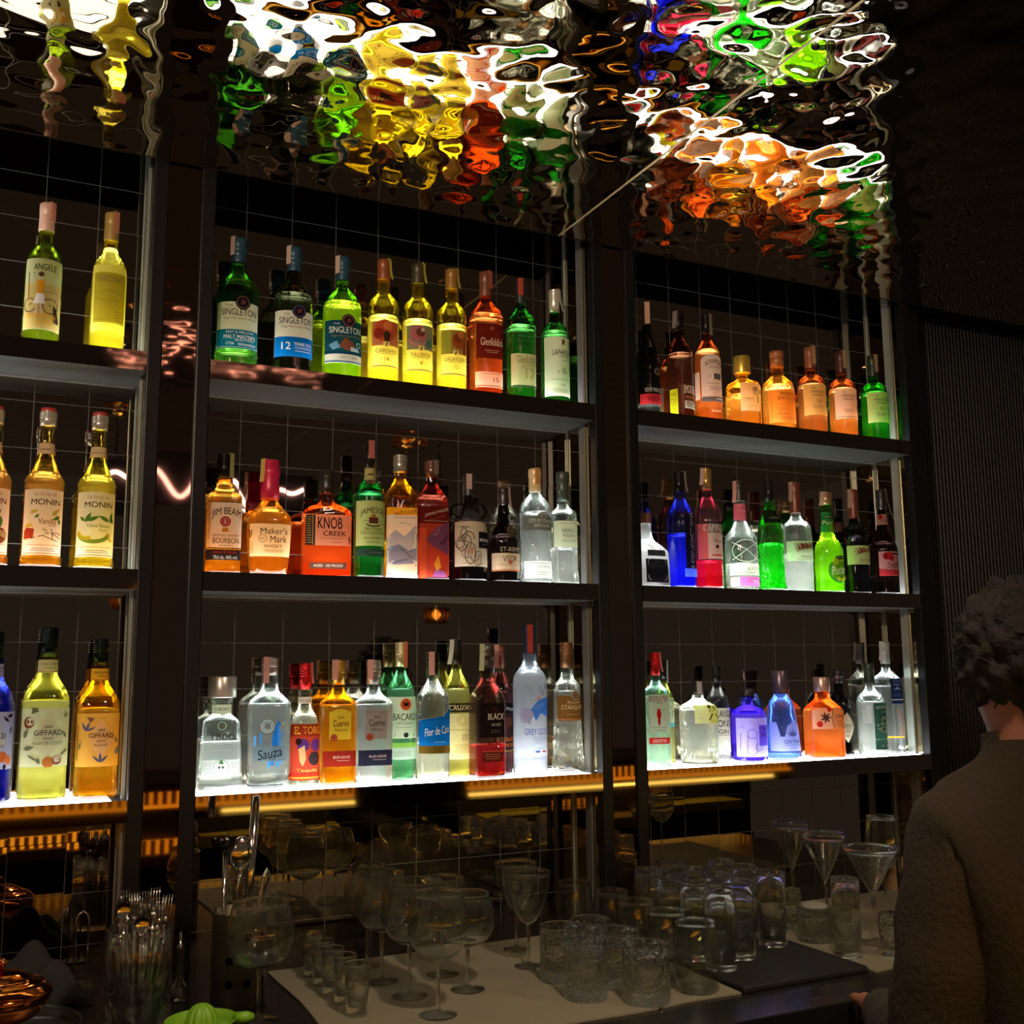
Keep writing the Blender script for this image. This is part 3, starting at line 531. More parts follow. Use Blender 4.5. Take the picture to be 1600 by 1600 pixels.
sing((.591, 2.369, .313, .0455), (60, 56, 34), (44, 48, 22), .62, (234, 230, 204), (14, 120, 196), [T('LUSCIOUS NECTAR', .1, .25, 1.3, .016, (20, 70, 130)), T('12', -.42, .20, .45, .055, WH, bold=.02), T('YEARS OLD', .45, .215, .95, .024, WH, bold=.03), Rr(0, .9, .188, .191, WH), Rr(0, .9, .178, .18, WH), Fp(0, .9, .155, .168, 1, WH)], (90, 90, 120), 'dark whisky bottle with bright blue band label and 12 on it', lz=(.12, .27, .47))
sing((.710, 2.370, .309, .046), (100, 160, 60), (180, 226, 20), .62, (24, 62, 96), (236, 230, 206), [Rr(-1.1, 1.1, .19, .205, (24, 62, 96)), Pp([(-.3, .25), (0, .32), (.4, .29), (.6, .24), (.2, .215)], (150, 84, 60)), Pp([(-.8, .26), (-.4, .29), (-.2, .24), (-.6, .22)], (120, 170, 200)), C(.75, .27, .15, (160, 200, 220), .05), Pp([(.3, .25), (.7, .24), (.8, .215), (.3, .215)], (190, 210, 220)), T('AGED  19  YEARS', .2, .163, .9, .018, (130, 100, 60)), Rr(-1.1, 1.1, .125, .135, (50, 90, 120))], (150, 90, 70), 'whisky bottle with dark blue picture label and liquid coloured to glow lime green', upink=(236, 232, 220), lz=(.12, .19, .455))
def diag(pos, art, name, age, desc, artbg, cap):
    return bottle(pos, 1, 'tall', 'whisky_bottle', (244, 220, 80), (255, 238, 70), .53, cap, [
      (.12, .475, 1.0, (240, 224, 130), [Rr(-1, 1, .285, .475, artbg)] + art + [Rr(-1, 1, .12, .13, (150, 120, 90)), Pp([(-.2, .285), (.2, .285), (.2, .315), (-.2, .315)], (240, 224, 130)), Ln([(-.04, .275), (.05, .308)], .07, (110, 70, 40)), T(name, .0, .243, 1.35, .03, (90, 70, 36)), Fp(-.6, .6, .215, .225, 1, (150, 130, 60)), T('- ' + age + ' -', 0, .178, .7, .028, (120, 96, 40))])],
      desc, group='amber whisky bottles with painted picture labels', clear=.15, stamp=((230, 224, 120), .9, .006, .16))
diag((.810, 2.360, .317, .0375), [C(-.1, .40, .75, (190, 84, 44)), C(.45, .42, .4, (206, 96, 50)), C(-.5, .38, .35, (150, 50, 34)), C(.1, .44, .3, (226, 130, 70)), Pp([(-.1, .30), (.15, .30), (.25, .38), (0, .4), (-.2, .38)], (70, 50, 34))], 'CARDHU', '14', 'amber whisky bottle with an orange tree picture label', (180, 110, 80), (130, 66, 34))
diag((.899, 2.360, .321, .0375), [C(-.2, .41, .55, (190, 110, 110)), C(-.05, .42, .3, (120, 70, 60)), Ln(arcP(-.2, .38, .6, .06, 3.3, 6.2), .16, (206, 130, 130)), C(.6, .34, .3, (90, 130, 120)), C(.1, .44, .14, (230, 190, 170))], 'TALISKER', '8', 'amber whisky bottle with a pink sea creature picture label', (130, 126, 110), (60, 54, 34))
diag((.989, 2.359, .321, .0375), [Rr(-1, -.3, .29, .47, (170, 170, 60)), C(.3, .39, .55, (176, 90, 40)), C(.15, .41, .3, (140, 70, 36)), C(.4, .44, .25, (210, 130, 60)), Pp([(.5, .29), (.9, .29), (.7, .4)], (150, 60, 40))], 'LAGAVULIN', '12', 'amber whisky bottle with a lion-coloured picture label, beside the copper one', (150, 120, 60), (140, 100, 36))
bottle((1.085, 2.363, .331, .0405), 1, 'stag', 'whisky_bottle', (200, 110, 50), (214, 92, 24), .64, (110, 62, 44), [
  (.28, .55, .95, (104, 34, 26), [C(.1, .515, .1, (200, 150, 90), .03), T('Glenfiddich', .12, .41, 1.5, .06, (240, 214, 180), bold=.02), Fp(-.4, .6, .32, .35, 2, (220, 180, 140)), Ln([(-.93, .3), (-.93, .54)], .03, (200, 120, 70))]),
  (.055, .175, 1.0, (236, 206, 170), [T('UNIQUE SOLERA RESERVE', .1, .16, 1.3, .014, (130, 70, 50)), T('15', .35, .115, .35, .035, (110, 60, 40)), Rr(-1, 1, .06, .07, (190, 110, 70))])],
  'copper brown whisky bottle with dark maroon label and a 15 below', stamp=((190, 110, 84), .5, 0, .14), clear=.4)
bottle((1.182, 2.357, .324, .0355), 1, 'stag', 'whisky_bottle', (60, 130, 60), (50, 140, 40), .60, (34, 34, 34), [
  (.09, .36, 1.15, (224, 206, 160), [T('Glenfiddich', .15, .315, 1.5, .06, (120, 104, 60), bold=.01), Fp(-.4, .8, .255, .285, 2, (150, 130, 90)), T('12', .35, .20, .7, .085, (170, 160, 110)), T('OUR ORIGINAL', .0, .245, .7, .014, (160, 120, 80)), Rr(-1.15, 1.15, .09, .105, (60, 90, 60))])],
  'green whisky bottle with black cap, pale label and large 12', stamp=((196, 84, 70), -.3, 0, .14))
bottle((1.283, 2.360, .313, .037), 1, 'cyl', 'whisky_bottle', (50, 110, 50), (46, 130, 36), .62, (226, 220, 206), [
  (.055, .56, 1.2, (238, 236, 210), [Pp([(.15, .49), (.35, .49), (.38, .53), (.25, .55), (.12, .53)], (110, 90, 60)), T('LAPHROAIG', .3, .425, 1.7, .05, (40, 40, 40), bold=.01), Fp(-.1, .8, .38, .40, 1, (90, 90, 80)), Fp(.1, .7, .35, .37, 1, (90, 90, 80)), T('- 10 -', .25, .27, .85, .05, (50, 60, 40)), Fp(-.8, .9, .19, .2, 1, (140, 150, 110)), T('- 1815 -', .2, .15, .6, .02, (110, 120, 80)), Fp(-.6, .9, .08, .12, 3, (150, 150, 120))])],
  'green whisky bottle with white cap and white label with 10, beside the grey rail', stamp=((230, 226, 214), .8, .01, .2), group=None)
# middle bay, middle shelf
bottle((.444, 2.359, .267, .0375), 2, 'jb', 'bourbon_bottle', (230, 180, 80), (232, 148, 24), .76, (30, 28, 26), [
  (.20, .585, 1.18, (236, 222, 206), [Rr(-1.18, 1.18, .20, .206, blk), Rr(-1.18, 1.18, .578, .585, blk), T('JIM BEAM', .1, .50, 1.65, .075, (36, 28, 26), bold=.015, arch=.03), C(.05, .42, .30, (186, 40, 36)), C(.05, .42, .2, (236, 200, 190), .03), T('B', .05, .42, .14, .03, WH), Pp([(-.1, .37), (.2, .37), (.25, .335), (-.15, .335)], (206, 140, 60)), T('KENTUCKY STRAIGHT', .1, .305, 1.45, .02, ink), T('BOURBON', .1, .262, 1.45, .045, (70, 60, 56), bold=.02), T('WHISKEY', .1, .222, .8, .016, ink)]),
  (.105, .19, 1.18, (50, 42, 40), [T('James B. Beam', .05, .168, 1.3, .025, (214, 40, 50), bold=.02), T('70cl alc. 40% vol.', .1, .127, 1.35, .028, WH, bold=.02)])],
  'bourbon bottle with black cap, white label and red rosette seal, leftmost by the post', clear=.5, stamp=((190, 190, 130), .8, 0, .2))
bottle((.548, 2.372, .264, .050), 2, 'maker', 'bourbon_bottle', (226, 170, 90), (224, 140, 30), .58, (180, 20, 62), [
  (.155, .43, .98, (244, 226, 170), [T("Maker's", .15, .37, 1.2, .055, (56, 44, 34), bold=.01), T('Mark', .35, .30, .75, .055, (56, 44, 34), bold=.01), C(-.35, .305, .18, (80, 66, 50), .02), T('SIV', -.35, .305, .18, .02, (80, 66, 50)), T('WHISKY', .1, .24, .8, .03, (90, 70, 50)), Fp(-.3, .6, .185, .215, 3, (170, 140, 90)), Ln([(-.95, .38), (-.93, .31), (-.85, .34), (-.85, .38)], .05, (60, 44, 30)), Fp(-.95, -.75, .18, .28, 6, (160, 120, 80))])],
  'wide bourbon bottle sealed with dripping crimson wax and a square cream label', clear=.45, stamp=((220, 190, 110), -.9, .003, .2))
bottle((.683, 2.380, .253, .056), 2, 'flask', 'bourbon_bottle', (200, 120, 60), (240, 96, 24), .57, (34, 28, 26), [
  (.285, .565, .95, (206, 150, 116), [Rr(-.95, -.55, .285, .565, (60, 44, 34)), Fp(-.92, -.68, .30, .555, 12, (220, 190, 130)), Rr(-.66, -.63, .29, .56, (200, 160, 90)), T('KNOB', .05, .49, 1.0, .105, (44, 28, 24), bold=.035), T('CREEK', .25, .395, .95, .045, (36, 24, 20), bold=.03), Fp(-.4, .7, .345, .355, 1, (110, 60, 40)), T('WHISKEY', .3, .315, .4, .012, (110, 60, 40)), T('9', .85, .335, .12, .07, (50, 30, 24), bold=.02)]),
  (.075, .13, .75, (80, 60, 50), [T('AGED  100 PROOF', 0, .103, 1.2, .025, (220, 190, 160), bold=.02)])],
  'broad flat bourbon flask with black neck and orange-lit liquid below a tan label', clear=.35)
bottle((.779, 2.358, .325, .0365), 2, 'cyl', 'whiskey_bottle', (40, 140, 60), (20, 120, 40), .62, (40, 34, 30), [
  (.225, .55, 1.15, (204, 206, 130), [T('JAMESON', .1, .475, 1.75, .052, (36, 50, 36), bold=.015, arch=.02), Rr(-.2, .4, .385, .43, (110, 50, 40)), C(.1, .44, .14, (170, 120, 50)), Fp(-.8, .95, .395, .41, 1, (100, 100, 60)), Ln(arcP(.1, .385, .45, .02, 3.3, 6.1), .08, (70, 50, 40)), T('TRIPLE DISTILLED', .1, .345, 1.2, .018, (90, 60, 40), bold=.02), Fp(-.8, 1, .305, .33, 2, (120, 110, 70)), T('IRISH WHISKEY', .1, .28, 1.2, .016, (100, 60, 40)), Fp(-.4, .6, .24, .26, 1, (120, 110, 70))]),
  (.15, .205, 1.15, (50, 70, 60), [T('Jameson', .3, .178, .9, .02, (120, 140, 120))]), 
  (.71, .87, .45, (200, 190, 120), [C(0, .715, .4, (110, 80, 60)), C(0, .715, .28, (190, 170, 120), .05)])],
  'tall green whiskey bottle with pale green label and a tall tagged neck', clear=.4, stamp=((206, 120, 110), .1, .0, .13))
bottle((.855, 2.357, .298, .0362), 2, 'walker', 'whisky_bottle', (240, 190, 50), (250, 168, 16), .30, (176, 170, 160), [
  (.0, .56, 1.3, (236, 230, 214), [Rr(-1.3, 1.3, .50, .56, (250, 186, 50)), T('WHITE WALKER', .15, .52, 1.5, .032, (110, 70, 50), slope=.03), Fp(-.7, .9, .47, .49, 1, (150, 130, 110)), Ln([(-.9, .40), (0, .44), (.6, .42)], .03, (90, 96, 130)), Pp([(-1.2, .30), (-.5, .38), (.1, .33), (.8, .42), (1.2, .36), (1.2, .22), (-1.2, .20)], (176, 180, 196)), Pp([(-1.2, .22), (-.3, .27), (.5, .21), (1.2, .26), (1.2, .12), (-1.2, .10)], (140, 146, 172)), Ln([(-.9, .18), (-.2, .24), (.6, .16)], .05, (84, 90, 124)), Ln([(-.6, .12), (.2, .15), (.9, .10)], .05, (84, 90, 124)), Rr(-1.3, 1.3, .0, .03, (226, 230, 246))])],
  'square whisky bottle with yellow shoulders fading to a white painted front', clear=.2, group='tall square whisky bottles')
bottle((.936, 2.357, .290, .0360), 2, 'walker', 'whisky_bottle', (150, 60, 40), (160, 50, 30), .70, (110, 84, 74), [
  (.0, .60, 1.3, (176, 66, 44), [Rr(-1.3, 1.3, .46, .60, (110, 32, 26)), T('JOHNNIE WALKER', .1, .55, 1.6, .034, (236, 210, 190), slope=.06), T('A Song of Fire', .1, .505, 1.2, .024, (190, 90, 60), slope=.05), Fp(-.8, .9, .475, .485, 1, (220, 180, 160)), Pp([(-.6, .33), (0, .42), (.9, .48), (.9, .2), (.3, .24), (-.3, .28)], (120, 70, 96)), Pp([(-.2, .36), (.4, .46), (.2, .36)], (150, 90, 110)), Pp([(.3, .3), (.9, .38), (.6, .28)], (90, 50, 80)), Rr(-1.3, -.6, .0, .42, (206, 84, 50)), Pp([(-.2, .02), (.8, .02), (.6, .07), (0, .08)], (160, 90, 150)), Pp([(-.1, .12), (.2, .2), (.4, .1), (.1, .07)], (226, 160, 50))])],
  'square dark red whisky bottle with an orange and purple painted front', clear=.3, group='tall square whisky bottles', stamp=((150, 130, 120), .4, 0, .12))
bottle((1.038, 2.367, .265, .0445), 2, 'jug', 'rum_bottle', (120, 110, 90), (28, 16, 14), .58, (34, 32, 34), [
  (.13, .545, 1.15, (224, 206, 178), [Ln(arcP(-.2, .25, .3, .1, 0, 6.3), .05, (70, 60, 54))] + [Ln(arcP(-.55 + .25 * math.cos(i), .38 + .05 * math.sin(i * 2), .32, .07, i, i + 4.2, 10), .05, (96, 84, 74)) for i in range(6)] + [Ln(arcP(-.1 + .35 * math.cos(i * 1.7), .22 + .04 * math.sin(i), .22, .05, i, i + 3.5, 8), .04, (110, 96, 84)) for i in range(5)] + [C(-.22, .27, .2, (190, 150, 120)), Rr(.25, 1.15, .30, .45, (30, 26, 26)), T('KRAKEN', .72, .375, .8, .028, WH), Fp(.4, 1.0, .33, .345, 1, GY), Fp(-.8, .9, .15, .17, 1, (170, 130, 100))])],
  'dark rum jug with two small ring handles and a sea-creature drawing', clear=.6, stamp=((214, 180, 170), -.2, 0, .14))
bottle((1.130, 2.360, .239, .0385), 2, 'brandy', 'brandy_bottle', (50, 36, 30), (38, 22, 18), .50, (34, 26, 26), [
  (.11, .295, 1.2, (232, 206, 170), [T('VSOP', .1, .235, .95, .062, (60, 40, 34)), C(.1, .2, .14, (196, 110, 80)), Fp(-.7, .8, .165, .18, 1, (150, 120, 90)), Rr(-1.2, 1.2, .11, .125, (190, 120, 80))]),
  (.30, .40, 1.2, None, [T('ST-REMY', .2, .335, 1.5, .045, (206, 190, 170), bold=.02)]),
  (.42, .62, 1.2, None, [C(.35, .53, .42, (70, 66, 54)), C(.35, .53, .33, (140, 130, 100), .04), C(.35, .53, .14, (120, 110, 80))])],
  'short dark brandy bottle with dark round seal and cream banded label', clear=.5, stamp=((214, 176, 160), .8, .004, .22))
bottle((1.220, 2.362, .293, .040), 2, 'bell', 'gin_bottle', clr, (226, 234, 226), .62, (206, 176, 130), [
  (.04, .185, 1.15, (236, 238, 230), [T('OLD TOM GIN', .2, .14, .9, .022, (130, 134, 120)), Fp(-.8, .9, .06, .1, 2, (150, 150, 140)), Rr(-1.1, 1.1, .165, .17, (150, 150, 140))]),
  (.45, .57, 1.25, (110, 112, 104), [C(.2, .54, .5, (120, 122, 112)), T('CITY OF LONDON', .1, .53, 1.7, .030, (236, 238, 226), bold=.02), T('DISTILLERY', .15, .49, 1.1, .024, (236, 238, 226), bold=.02), C(.2, .57, .2, (200, 200, 180), .03)])],
  'clear ribbed-shoulder gin bottle with grey banner label and pale stopper', clear=.5, haze=.14, bump=34, stamp=((200, 150, 90), .1, 0, .14))
bottle((1.297, 2.357, .290, .0355), 2, 'haku', 'vodka_bottle', clr, (232, 238, 226), .32, (52, 62, 54), [
  (.32, .55, 1.1, (226, 236, 206), [Fp(-.7, .8, .525, .532, 1, (160, 160, 130)), T('HAKU', .0, .465, .85, .036, (90, 96, 70)), T('VODKA', .05, .42, .9, .032, (90, 96, 70)), Fp(-.5, .6, .36, .39, 2, (140, 150, 120)), Ln([(.9, .45), (1.0, .38)], .1, (110, 60, 40)), Ln([(.85, .40), (1.05, .34)], .08, (110, 60, 40))])],
  'clear vodka bottle with dark green stopper and pale label, at the right end', clear=.6, haze=.12, bump=26)

# middle bay, bottom shelf
sv = (176, 170, 160)
bottle((.461, 2.404, .243, .0465), 3, 'decanter', 'tequila_bottle', (232, 242, 234), (236, 246, 240), .42, (196, 190, 182), [
  (.35, .58, .72, None, [Rr(-.72, .72, .352, .356, (130, 150, 140)), Rr(-.72, -.70, .352, .56, (130, 150, 140)), Rr(.70, .72, .352, .56, (130, 150, 140)), T('1800', .05, .47, 1.0, .06, (70, 76, 72), bold=.015), T('COCONUT', .05, .405, .95, .022, (130, 136, 130)), C(0, .565, .2, (150, 190, 150), .03)]),
  (.13, .27, .85, (206, 212, 208), [C(0, .2, .36, (226, 234, 228)), C(.0, .2, .36, (110, 120, 112), .02), C(0, .2, .18, (246, 246, 240)), C(-.08, .205, .06, (90, 96, 90)), C(.08, .205, .06, (90, 96, 90)), Pp([(-.12, .235), (.12, .235), (0, .275)], (80, 130, 70)), Fp(-.8, -.4, .15, .25, 5, (150, 156, 150)), Fp(.4, .8, .15, .25, 5, (150, 156, 150)), T('www', 0, .165, .14, .012, GY)]),
  (.67, .75, .6, (226, 228, 196), [T('1800', 0, .71, .6, .028, (100, 100, 80))])],
  'square clear tequila decanter with wide silver stopper, leftmost on the lit shelf', clear=.4, haze=.16)
bottle((.566, 2.405, .284, .0465), 3, 'sauza', 'tequila_bottle', (226, 236, 230), (230, 240, 234), .64, (150, 140, 134), [
  (.17, .50, .95, None, [Pp([(.05, .17), (.15, .17), (.35, .36), (.3, .5), (.1, .4)], (30, 110, 190)), Rr(.3, .42, .16, .48, (50, 130, 210)), Rr(.5, .56, .18, .44, (60, 140, 214)), C(.38, .49, .09, (40, 120, 200)), Rr(-.5, -.4, .33, .42, (60, 140, 210)), Rr(-.75, -.65, .32, .40, (90, 160, 220)), Rr(-.1, 0, .15, .22, (60, 140, 210)), C(-.15, .47, .3, (190, 206, 200), .04), C(-.15, .47, .2, (190, 206, 200), .03),
    Rr(-.75, .75, .205, .32, (104, 120, 124)), T('Sauza', .0, .265, 1.1, .075, (20, 34, 60), bold=.02, slope=.03), T('SILVER', .1, .22, .3, .012, (30, 40, 60))])],
  'clear embossed tequila bottle with blue figure print and grey script band', clear=.5, haze=.14, bump=26, stamp=((214, 150, 140), -.5, 0, .2))
bottle((.647, 2.405, .271, .034), 3, 'carafe', 'tequila_bottle', (226, 232, 210), (216, 222, 190), .58, (196, 30, 36), [
  (.05, .50, 1.25, (196, 70, 50), [Rr(-1.25, 1.25, .40, .50, (170, 60, 40)), T('EL TORO', .15, .45, 1.9, .062, (250, 196, 60), bold=.03), C(-.2, .33, .4, (96, 60, 130)), C(-.5, .36, .22, (60, 30, 30)), Pp([(-.5, .3), (-.1, .33), (.0, .22), (-.2, .16), (-.4, .2)], (236, 190, 130)), C(.7, .33, .4, (110, 60, 140)), C(.6, .22, .45, (70, 56, 60)), Ln([(.35, .28), (.75, .21)], .08, (210, 50, 50)), Rr(-1.25, 1.25, .05, .10, (214, 60, 40)), T('Tequila', .1, .125, 1.4, .03, (250, 210, 90)), Rr(-1.25, 1.25, .062, .075, (250, 160, 50))]),
  (.665, .72, 1.2, (236, 226, 220), [T('SILVER', 0, .69, .8, .02, (160, 40, 40))])],
  'tequila bottle with bright red cap and colourful orange and purple label', clear=.5, haze=.1, stamp=((230, 150, 130), 1.0, .004, .17))
def cuervo(pos, liq, glass, capc, lab, bandc, btxt, desc, clear):
    return bottle(pos, 3, 'square', 'tequila_bottle', glass, liq, .635, capc, [
      (.36, .585, .62, lab, [Pp([(-.62, .56)] + arcP(0, .56, .62, .045, PI, 0, 8) + [(.62, .56)], lab), T('Jose', .05, .535, .35, .03, (40, 30, 26), bold=.03), T('Cuervo', .05, .49, .9, .055, (40, 30, 26), bold=.04), T(btxt, .05, .435, .7, .024, (60, 46, 36)), C(-.35, .375, .2, (150, 60, 40)), C(-.35, .375, .14, (190, 110, 80), .03)]),
      (.145, .27, .98, bandc, [T('BLUE AGAVE', .1, .22, .95, .02, (226, 200, 180), bold=.02), Fp(-.2, .6, .185, .20, 1, (200, 170, 150))])],
      desc, clear=clear, haze=.12, group='square tequila bottles with arched labels', stamp=((206, 150, 140), -.6, 0, .16))
cuervo((.721, 2.393, .277, .0395), (250, 170, 20), (240, 190, 60), (170, 130, 50), (196, 176, 50), (130, 40, 30), 'Especial', 'golden square tequila bottle with maroon lower band', .45)
cuervo((.800, 2.376, .277, .041), (232, 238, 230), clr, (140, 130, 126), (140, 126, 116), (36, 36, 52), 'ESPECIAL', 'clear square tequila bottle with navy lower band', .5)
bottle((.878, 2.407, .319, .0352), 3, 'round', 'rum_bottle', (150, 220, 170), (130, 210, 150), .66, (196, 190, 150), [
  (.30, .60, 1.2, (226, 234, 214), [C(.15, .545, .42, (206, 96, 46)), C(.15, .545, .42, (236, 220, 190), .04), Pp([(-.05, .55), (.05, .565), (.15, .55), (.25, .565), (.35, .55), (.25, .53), (.15, .535), (.05, .53)], (36, 26, 24)), T('BACARDI', .15, .455, 1.75, .05, (44, 60, 50), bold=.03), T('CARTA BLANCA', .1, .41, 1.2, .02, (90, 110, 90)), Fp(-.7, .8, .37, .39, 1, (140, 160, 140)), Ln([(-.6, .325), (.8, .325)], .14, (40, 60, 56)), C(.15, .325, .17, (40, 60, 56))]),
  (.15, .235, 1.2, (196, 206, 196), [Fp(-.8, .6, .17, .21, 3, (130, 140, 130)), Rr(-1.2, 1.2, .235, .27, (150, 200, 90))])],
  'pale green tinted rum bottle with orange round emblem on a white label', clear=.4, haze=.12, stamp=((214, 130, 90), .6, 0, .19))
bottle((.937, 2.350, .294, .0400), 3, 'round', 'rum_bottle', clr, (232, 236, 214), .30, (44, 46, 30), [
  (.215, .47, 1.15, (16, 100, 180), [Pp([(-1.15, .47), (1.15, .47), (1.15, .58), (.5, .50)], (16, 100, 180)), Rr(-1.15, 1.15, .215, .275, (140, 110, 40)), T('Flor de Cana', .1, .39, 1.6, .06, WH, bold=.03, slope=.03), Fp(-.2, .6, .295, .31, 1, (200, 214, 230)), C(.55, .245, .15, (230, 190, 90), .03), C(.8, .245, .15, (230, 190, 90), .03), Ln([(-1.15, .47), (.4, .50), (1.15, .58)], .05, (220, 200, 120))]),
  (.66, .75, .4, None, [C(0, .70, .2, (190, 200, 190), .03)])],
  'clear round rum bottle with blue and gold label', clear=.5, haze=.14, stamp=((206, 150, 140), -.4, 0, .18))
bottle((1.020, 2.405, .325, .0345), 3, 'round', 'rum_bottle', (226, 226, 130), (236, 232, 130), .64, (36, 34, 26), [
  (.13, .46, 1.15, (236, 228, 180), [C(.2, .41, .4, (200, 180, 90), .05), C(.2, .41, .25, (200, 180, 90), .04), Rr(-1.15, 1.15, .34, .343, (150, 130, 70)), T('AGED', .4, .30, .5, .02, (150, 110, 60)), T('RUM', .4, .275, .45, .02, (150, 110, 60)), Fp(-.4, .8, .17, .24, 5, (190, 170, 110))]),
  (.47, .535, 1.15, (50, 44, 26), [T('CRUZAN', .1, .503, 1.7, .038, (240, 232, 190), bold=.03)])],
  'pale yellow rum bottle with dark name band, black cap and white tags', clear=.4, haze=.12, stamp=((220, 220, 210), -1.0, .01, .18))
bottle((1.077, 2.350, .313, .0385), 3, 'june', 'rum_bottle', (190, 180, 160), (150, 30, 30), .245, (44, 36, 32), [
  (.30, .555, .85, (34, 26, 26), [T('BLACK', .25, .455, 1.1, .045, (226, 216, 200), bold=.02), T('BACARDI', .25, .395, .6, .02, (200, 190, 170)), C(.2, .50, .18, (110, 60, 50), .03), Fp(-.2, .6, .33, .36, 2, (120, 110, 100))]),
  (.12, .20, .7, (90, 36, 30), [Fp(-.6, .6, .135, .185, 3, (200, 150, 90)), Rr(-.7, .7, .195, .2, (220, 120, 60))])],
  'half-empty rum bottle with black label and red liquid at the bottom', clear=.4, haze=.1, rz=-.001, ck='knob', stamp=((190, 190, 150), -1.0, .004, .2))
bottle((1.140, 2.410, .313, .0335), 3, 'round', 'rum_bottle', (150, 140, 120), (110, 24, 24), .64, (110, 60, 50), [
  (.17, .55, 1.2, (66, 48, 50), [Rr(-1.2, 1.2, .47, .55, (40, 36, 50)), T("Captain Morgan", .1, .50, 1.7, .035, WH, bold=.02), C(.3, .40, .4, (120, 70, 60)), C(0, .33, .3, (90, 60, 56)), T('BLACK', .5, .27, .8, .03, (236, 130, 40), bold=.03), T('SPICED', .4, .225, 1.0, .024, (236, 130, 40), bold=.03), Ln(arcP(.3, .2, .6, .02, 3.3, 6.1), .05, (226, 180, 90))])],
  'dark spiced rum bottle with brown cap, squeezed in behind its neighbours', clear=.4, stamp=((214, 160, 150), -.9, 0, .18))
bottle((1.190, 2.345, .360, .0415), 3, 'goose', 'vodka_bottle', (214, 222, 232), (222, 228, 236), .70, (30, 40, 70), [
  (.09, .62, 1.2, None, [Pp([(-.3, .44), (.2, .50), (1.1, .52), (1.1, .38), (.3, .41), (0, .36)], (70, 130, 226)), Pp([(-.3, .44), (.2, .47), (.9, .49), (.2, .44)], (110, 160, 236)), Pp([(-.9, .46), (-.3, .44), (-.1, .40), (-.4, .34), (-.9, .36)], (160, 160, 190)), Pp([(-.1, .50), (.3, .54), (.3, .50)], (190, 150, 150)), Ln([(.2, .60), (.4, .55), (.7, .58), (.95, .60)], .06, (110, 110, 130)), Ln([(.4, .55), (.55, .53)], .08, (110, 110, 130)), Ln([(.6, .57), (.7, .615)], .06, (110, 110, 130)), C(-.3, .615, .1, (170, 170, 180)),
    T('GREY GOOSE', .2, .29, 1.7, .042, (70, 90, 180), bold=.015), T('VODKA', .3, .245, .95, .028, (110, 120, 170)), Fp(-.2, .8, .21, .22, 1, (150, 156, 190)), T('FRANCE', .3, .18, .4, .014, (120, 130, 170)), Rr(-.05, .22, .155, .165, (40, 70, 160)), Rr(.22, .38, .155, .165, WH), Rr(.38, .65, .155, .165, (196, 40, 50)), T('IMPORTED', .3, .115, 1.0, .018, (120, 130, 180)), Fp(-.9, -.4, .11, .12, 1, (150, 156, 190))])],
  'frosted white vodka bottle with blue landscape print, tallest on the lit shelf', clear=.12, haze=.5, stamp=((176, 70, 56), -.2, 0, .19))
bottle((1.320, 2.392, .320, .0400), 3, 'standard', 'vodka_bottle', clr, (236, 238, 220), .62, (130, 92, 60), [
  (.39, .585, 1.0, (126, 88, 44), [C(.25, .585, .32, (96, 70, 50)), C(.25, .585, .3, (214, 200, 170), .05), C(.25, .585, .14, (200, 180, 150), .04), T('Русский', .15, .53, .9, .03, (226, 200, 160), bold=.02), T('СТАНДАРТ', .1, .49, 1.6, .04, (232, 210, 170), bold=.02), Fp(-.5, .7, .43, .45, 1, (200, 170, 120)), Rr(-1, 1, .395, .405, (190, 120, 80))])],
  'clear bell-footed vodka bottle with bronze label and copper cap', clear=.5, haze=.12, bump=45)

# right bay, top
bottle((1.568, 2.354, .317, .0325), 1, 'remy', 'cognac_bottle', (64, 70, 62), (60, 64, 56), .10, (36, 26, 24), [
  (.08, .17, 1.15, (206, 50, 54), [T('VSOP', .1, .126, 1.1, .045, (60, 24, 26))]),
  (.18, .26, 1.15, None, [T('REMY MARTIN', .1, .205, 1.5, .036, (206, 190, 170), bold=.02)]),
  (.32, .42, 1.1, None, [C(.5, .37, .33, (70, 60, 56)), C(.5, .37, .3, (170, 140, 120), .05)])],
  'matt black-green cognac bottle with red band label, leftmost by the post', haze=.2, stamp=((230, 180, 150), -.2, 0, .19))
bottle((1.676, 2.358, .308, .0365), 1, 'round', 'whisky_bottle', (110, 66, 40), (110, 54, 26), .60, (40, 34, 32), [
  (.04, .33, 1.3, None, [Rr(-1.3, -.6, .03, .26, (206, 206, 30)), T('PEATED', -.95, .21, .4, .03, blk), Fp(-1.25, -.7, .05, .18, 6, blk), Rr(-.1, 1.3, .08, .15, (206, 196, 170)), T('ISLAY', .45, .13, .8, .03, blk, bold=.04), Fp(0, 1.2, .09, .11, 2, ink), T('SMOKEHEAD', .6, .255, 1.5, .075, (240, 226, 200), bold=.05), T('SINGLE MALT', .5, .185, 1.1, .022, (190, 130, 70))])],
  'dark brown whisky bottle with large white lettering and a lime side label', clear=.5, stamp=((150, 140, 130), -1.0, .006, .16))
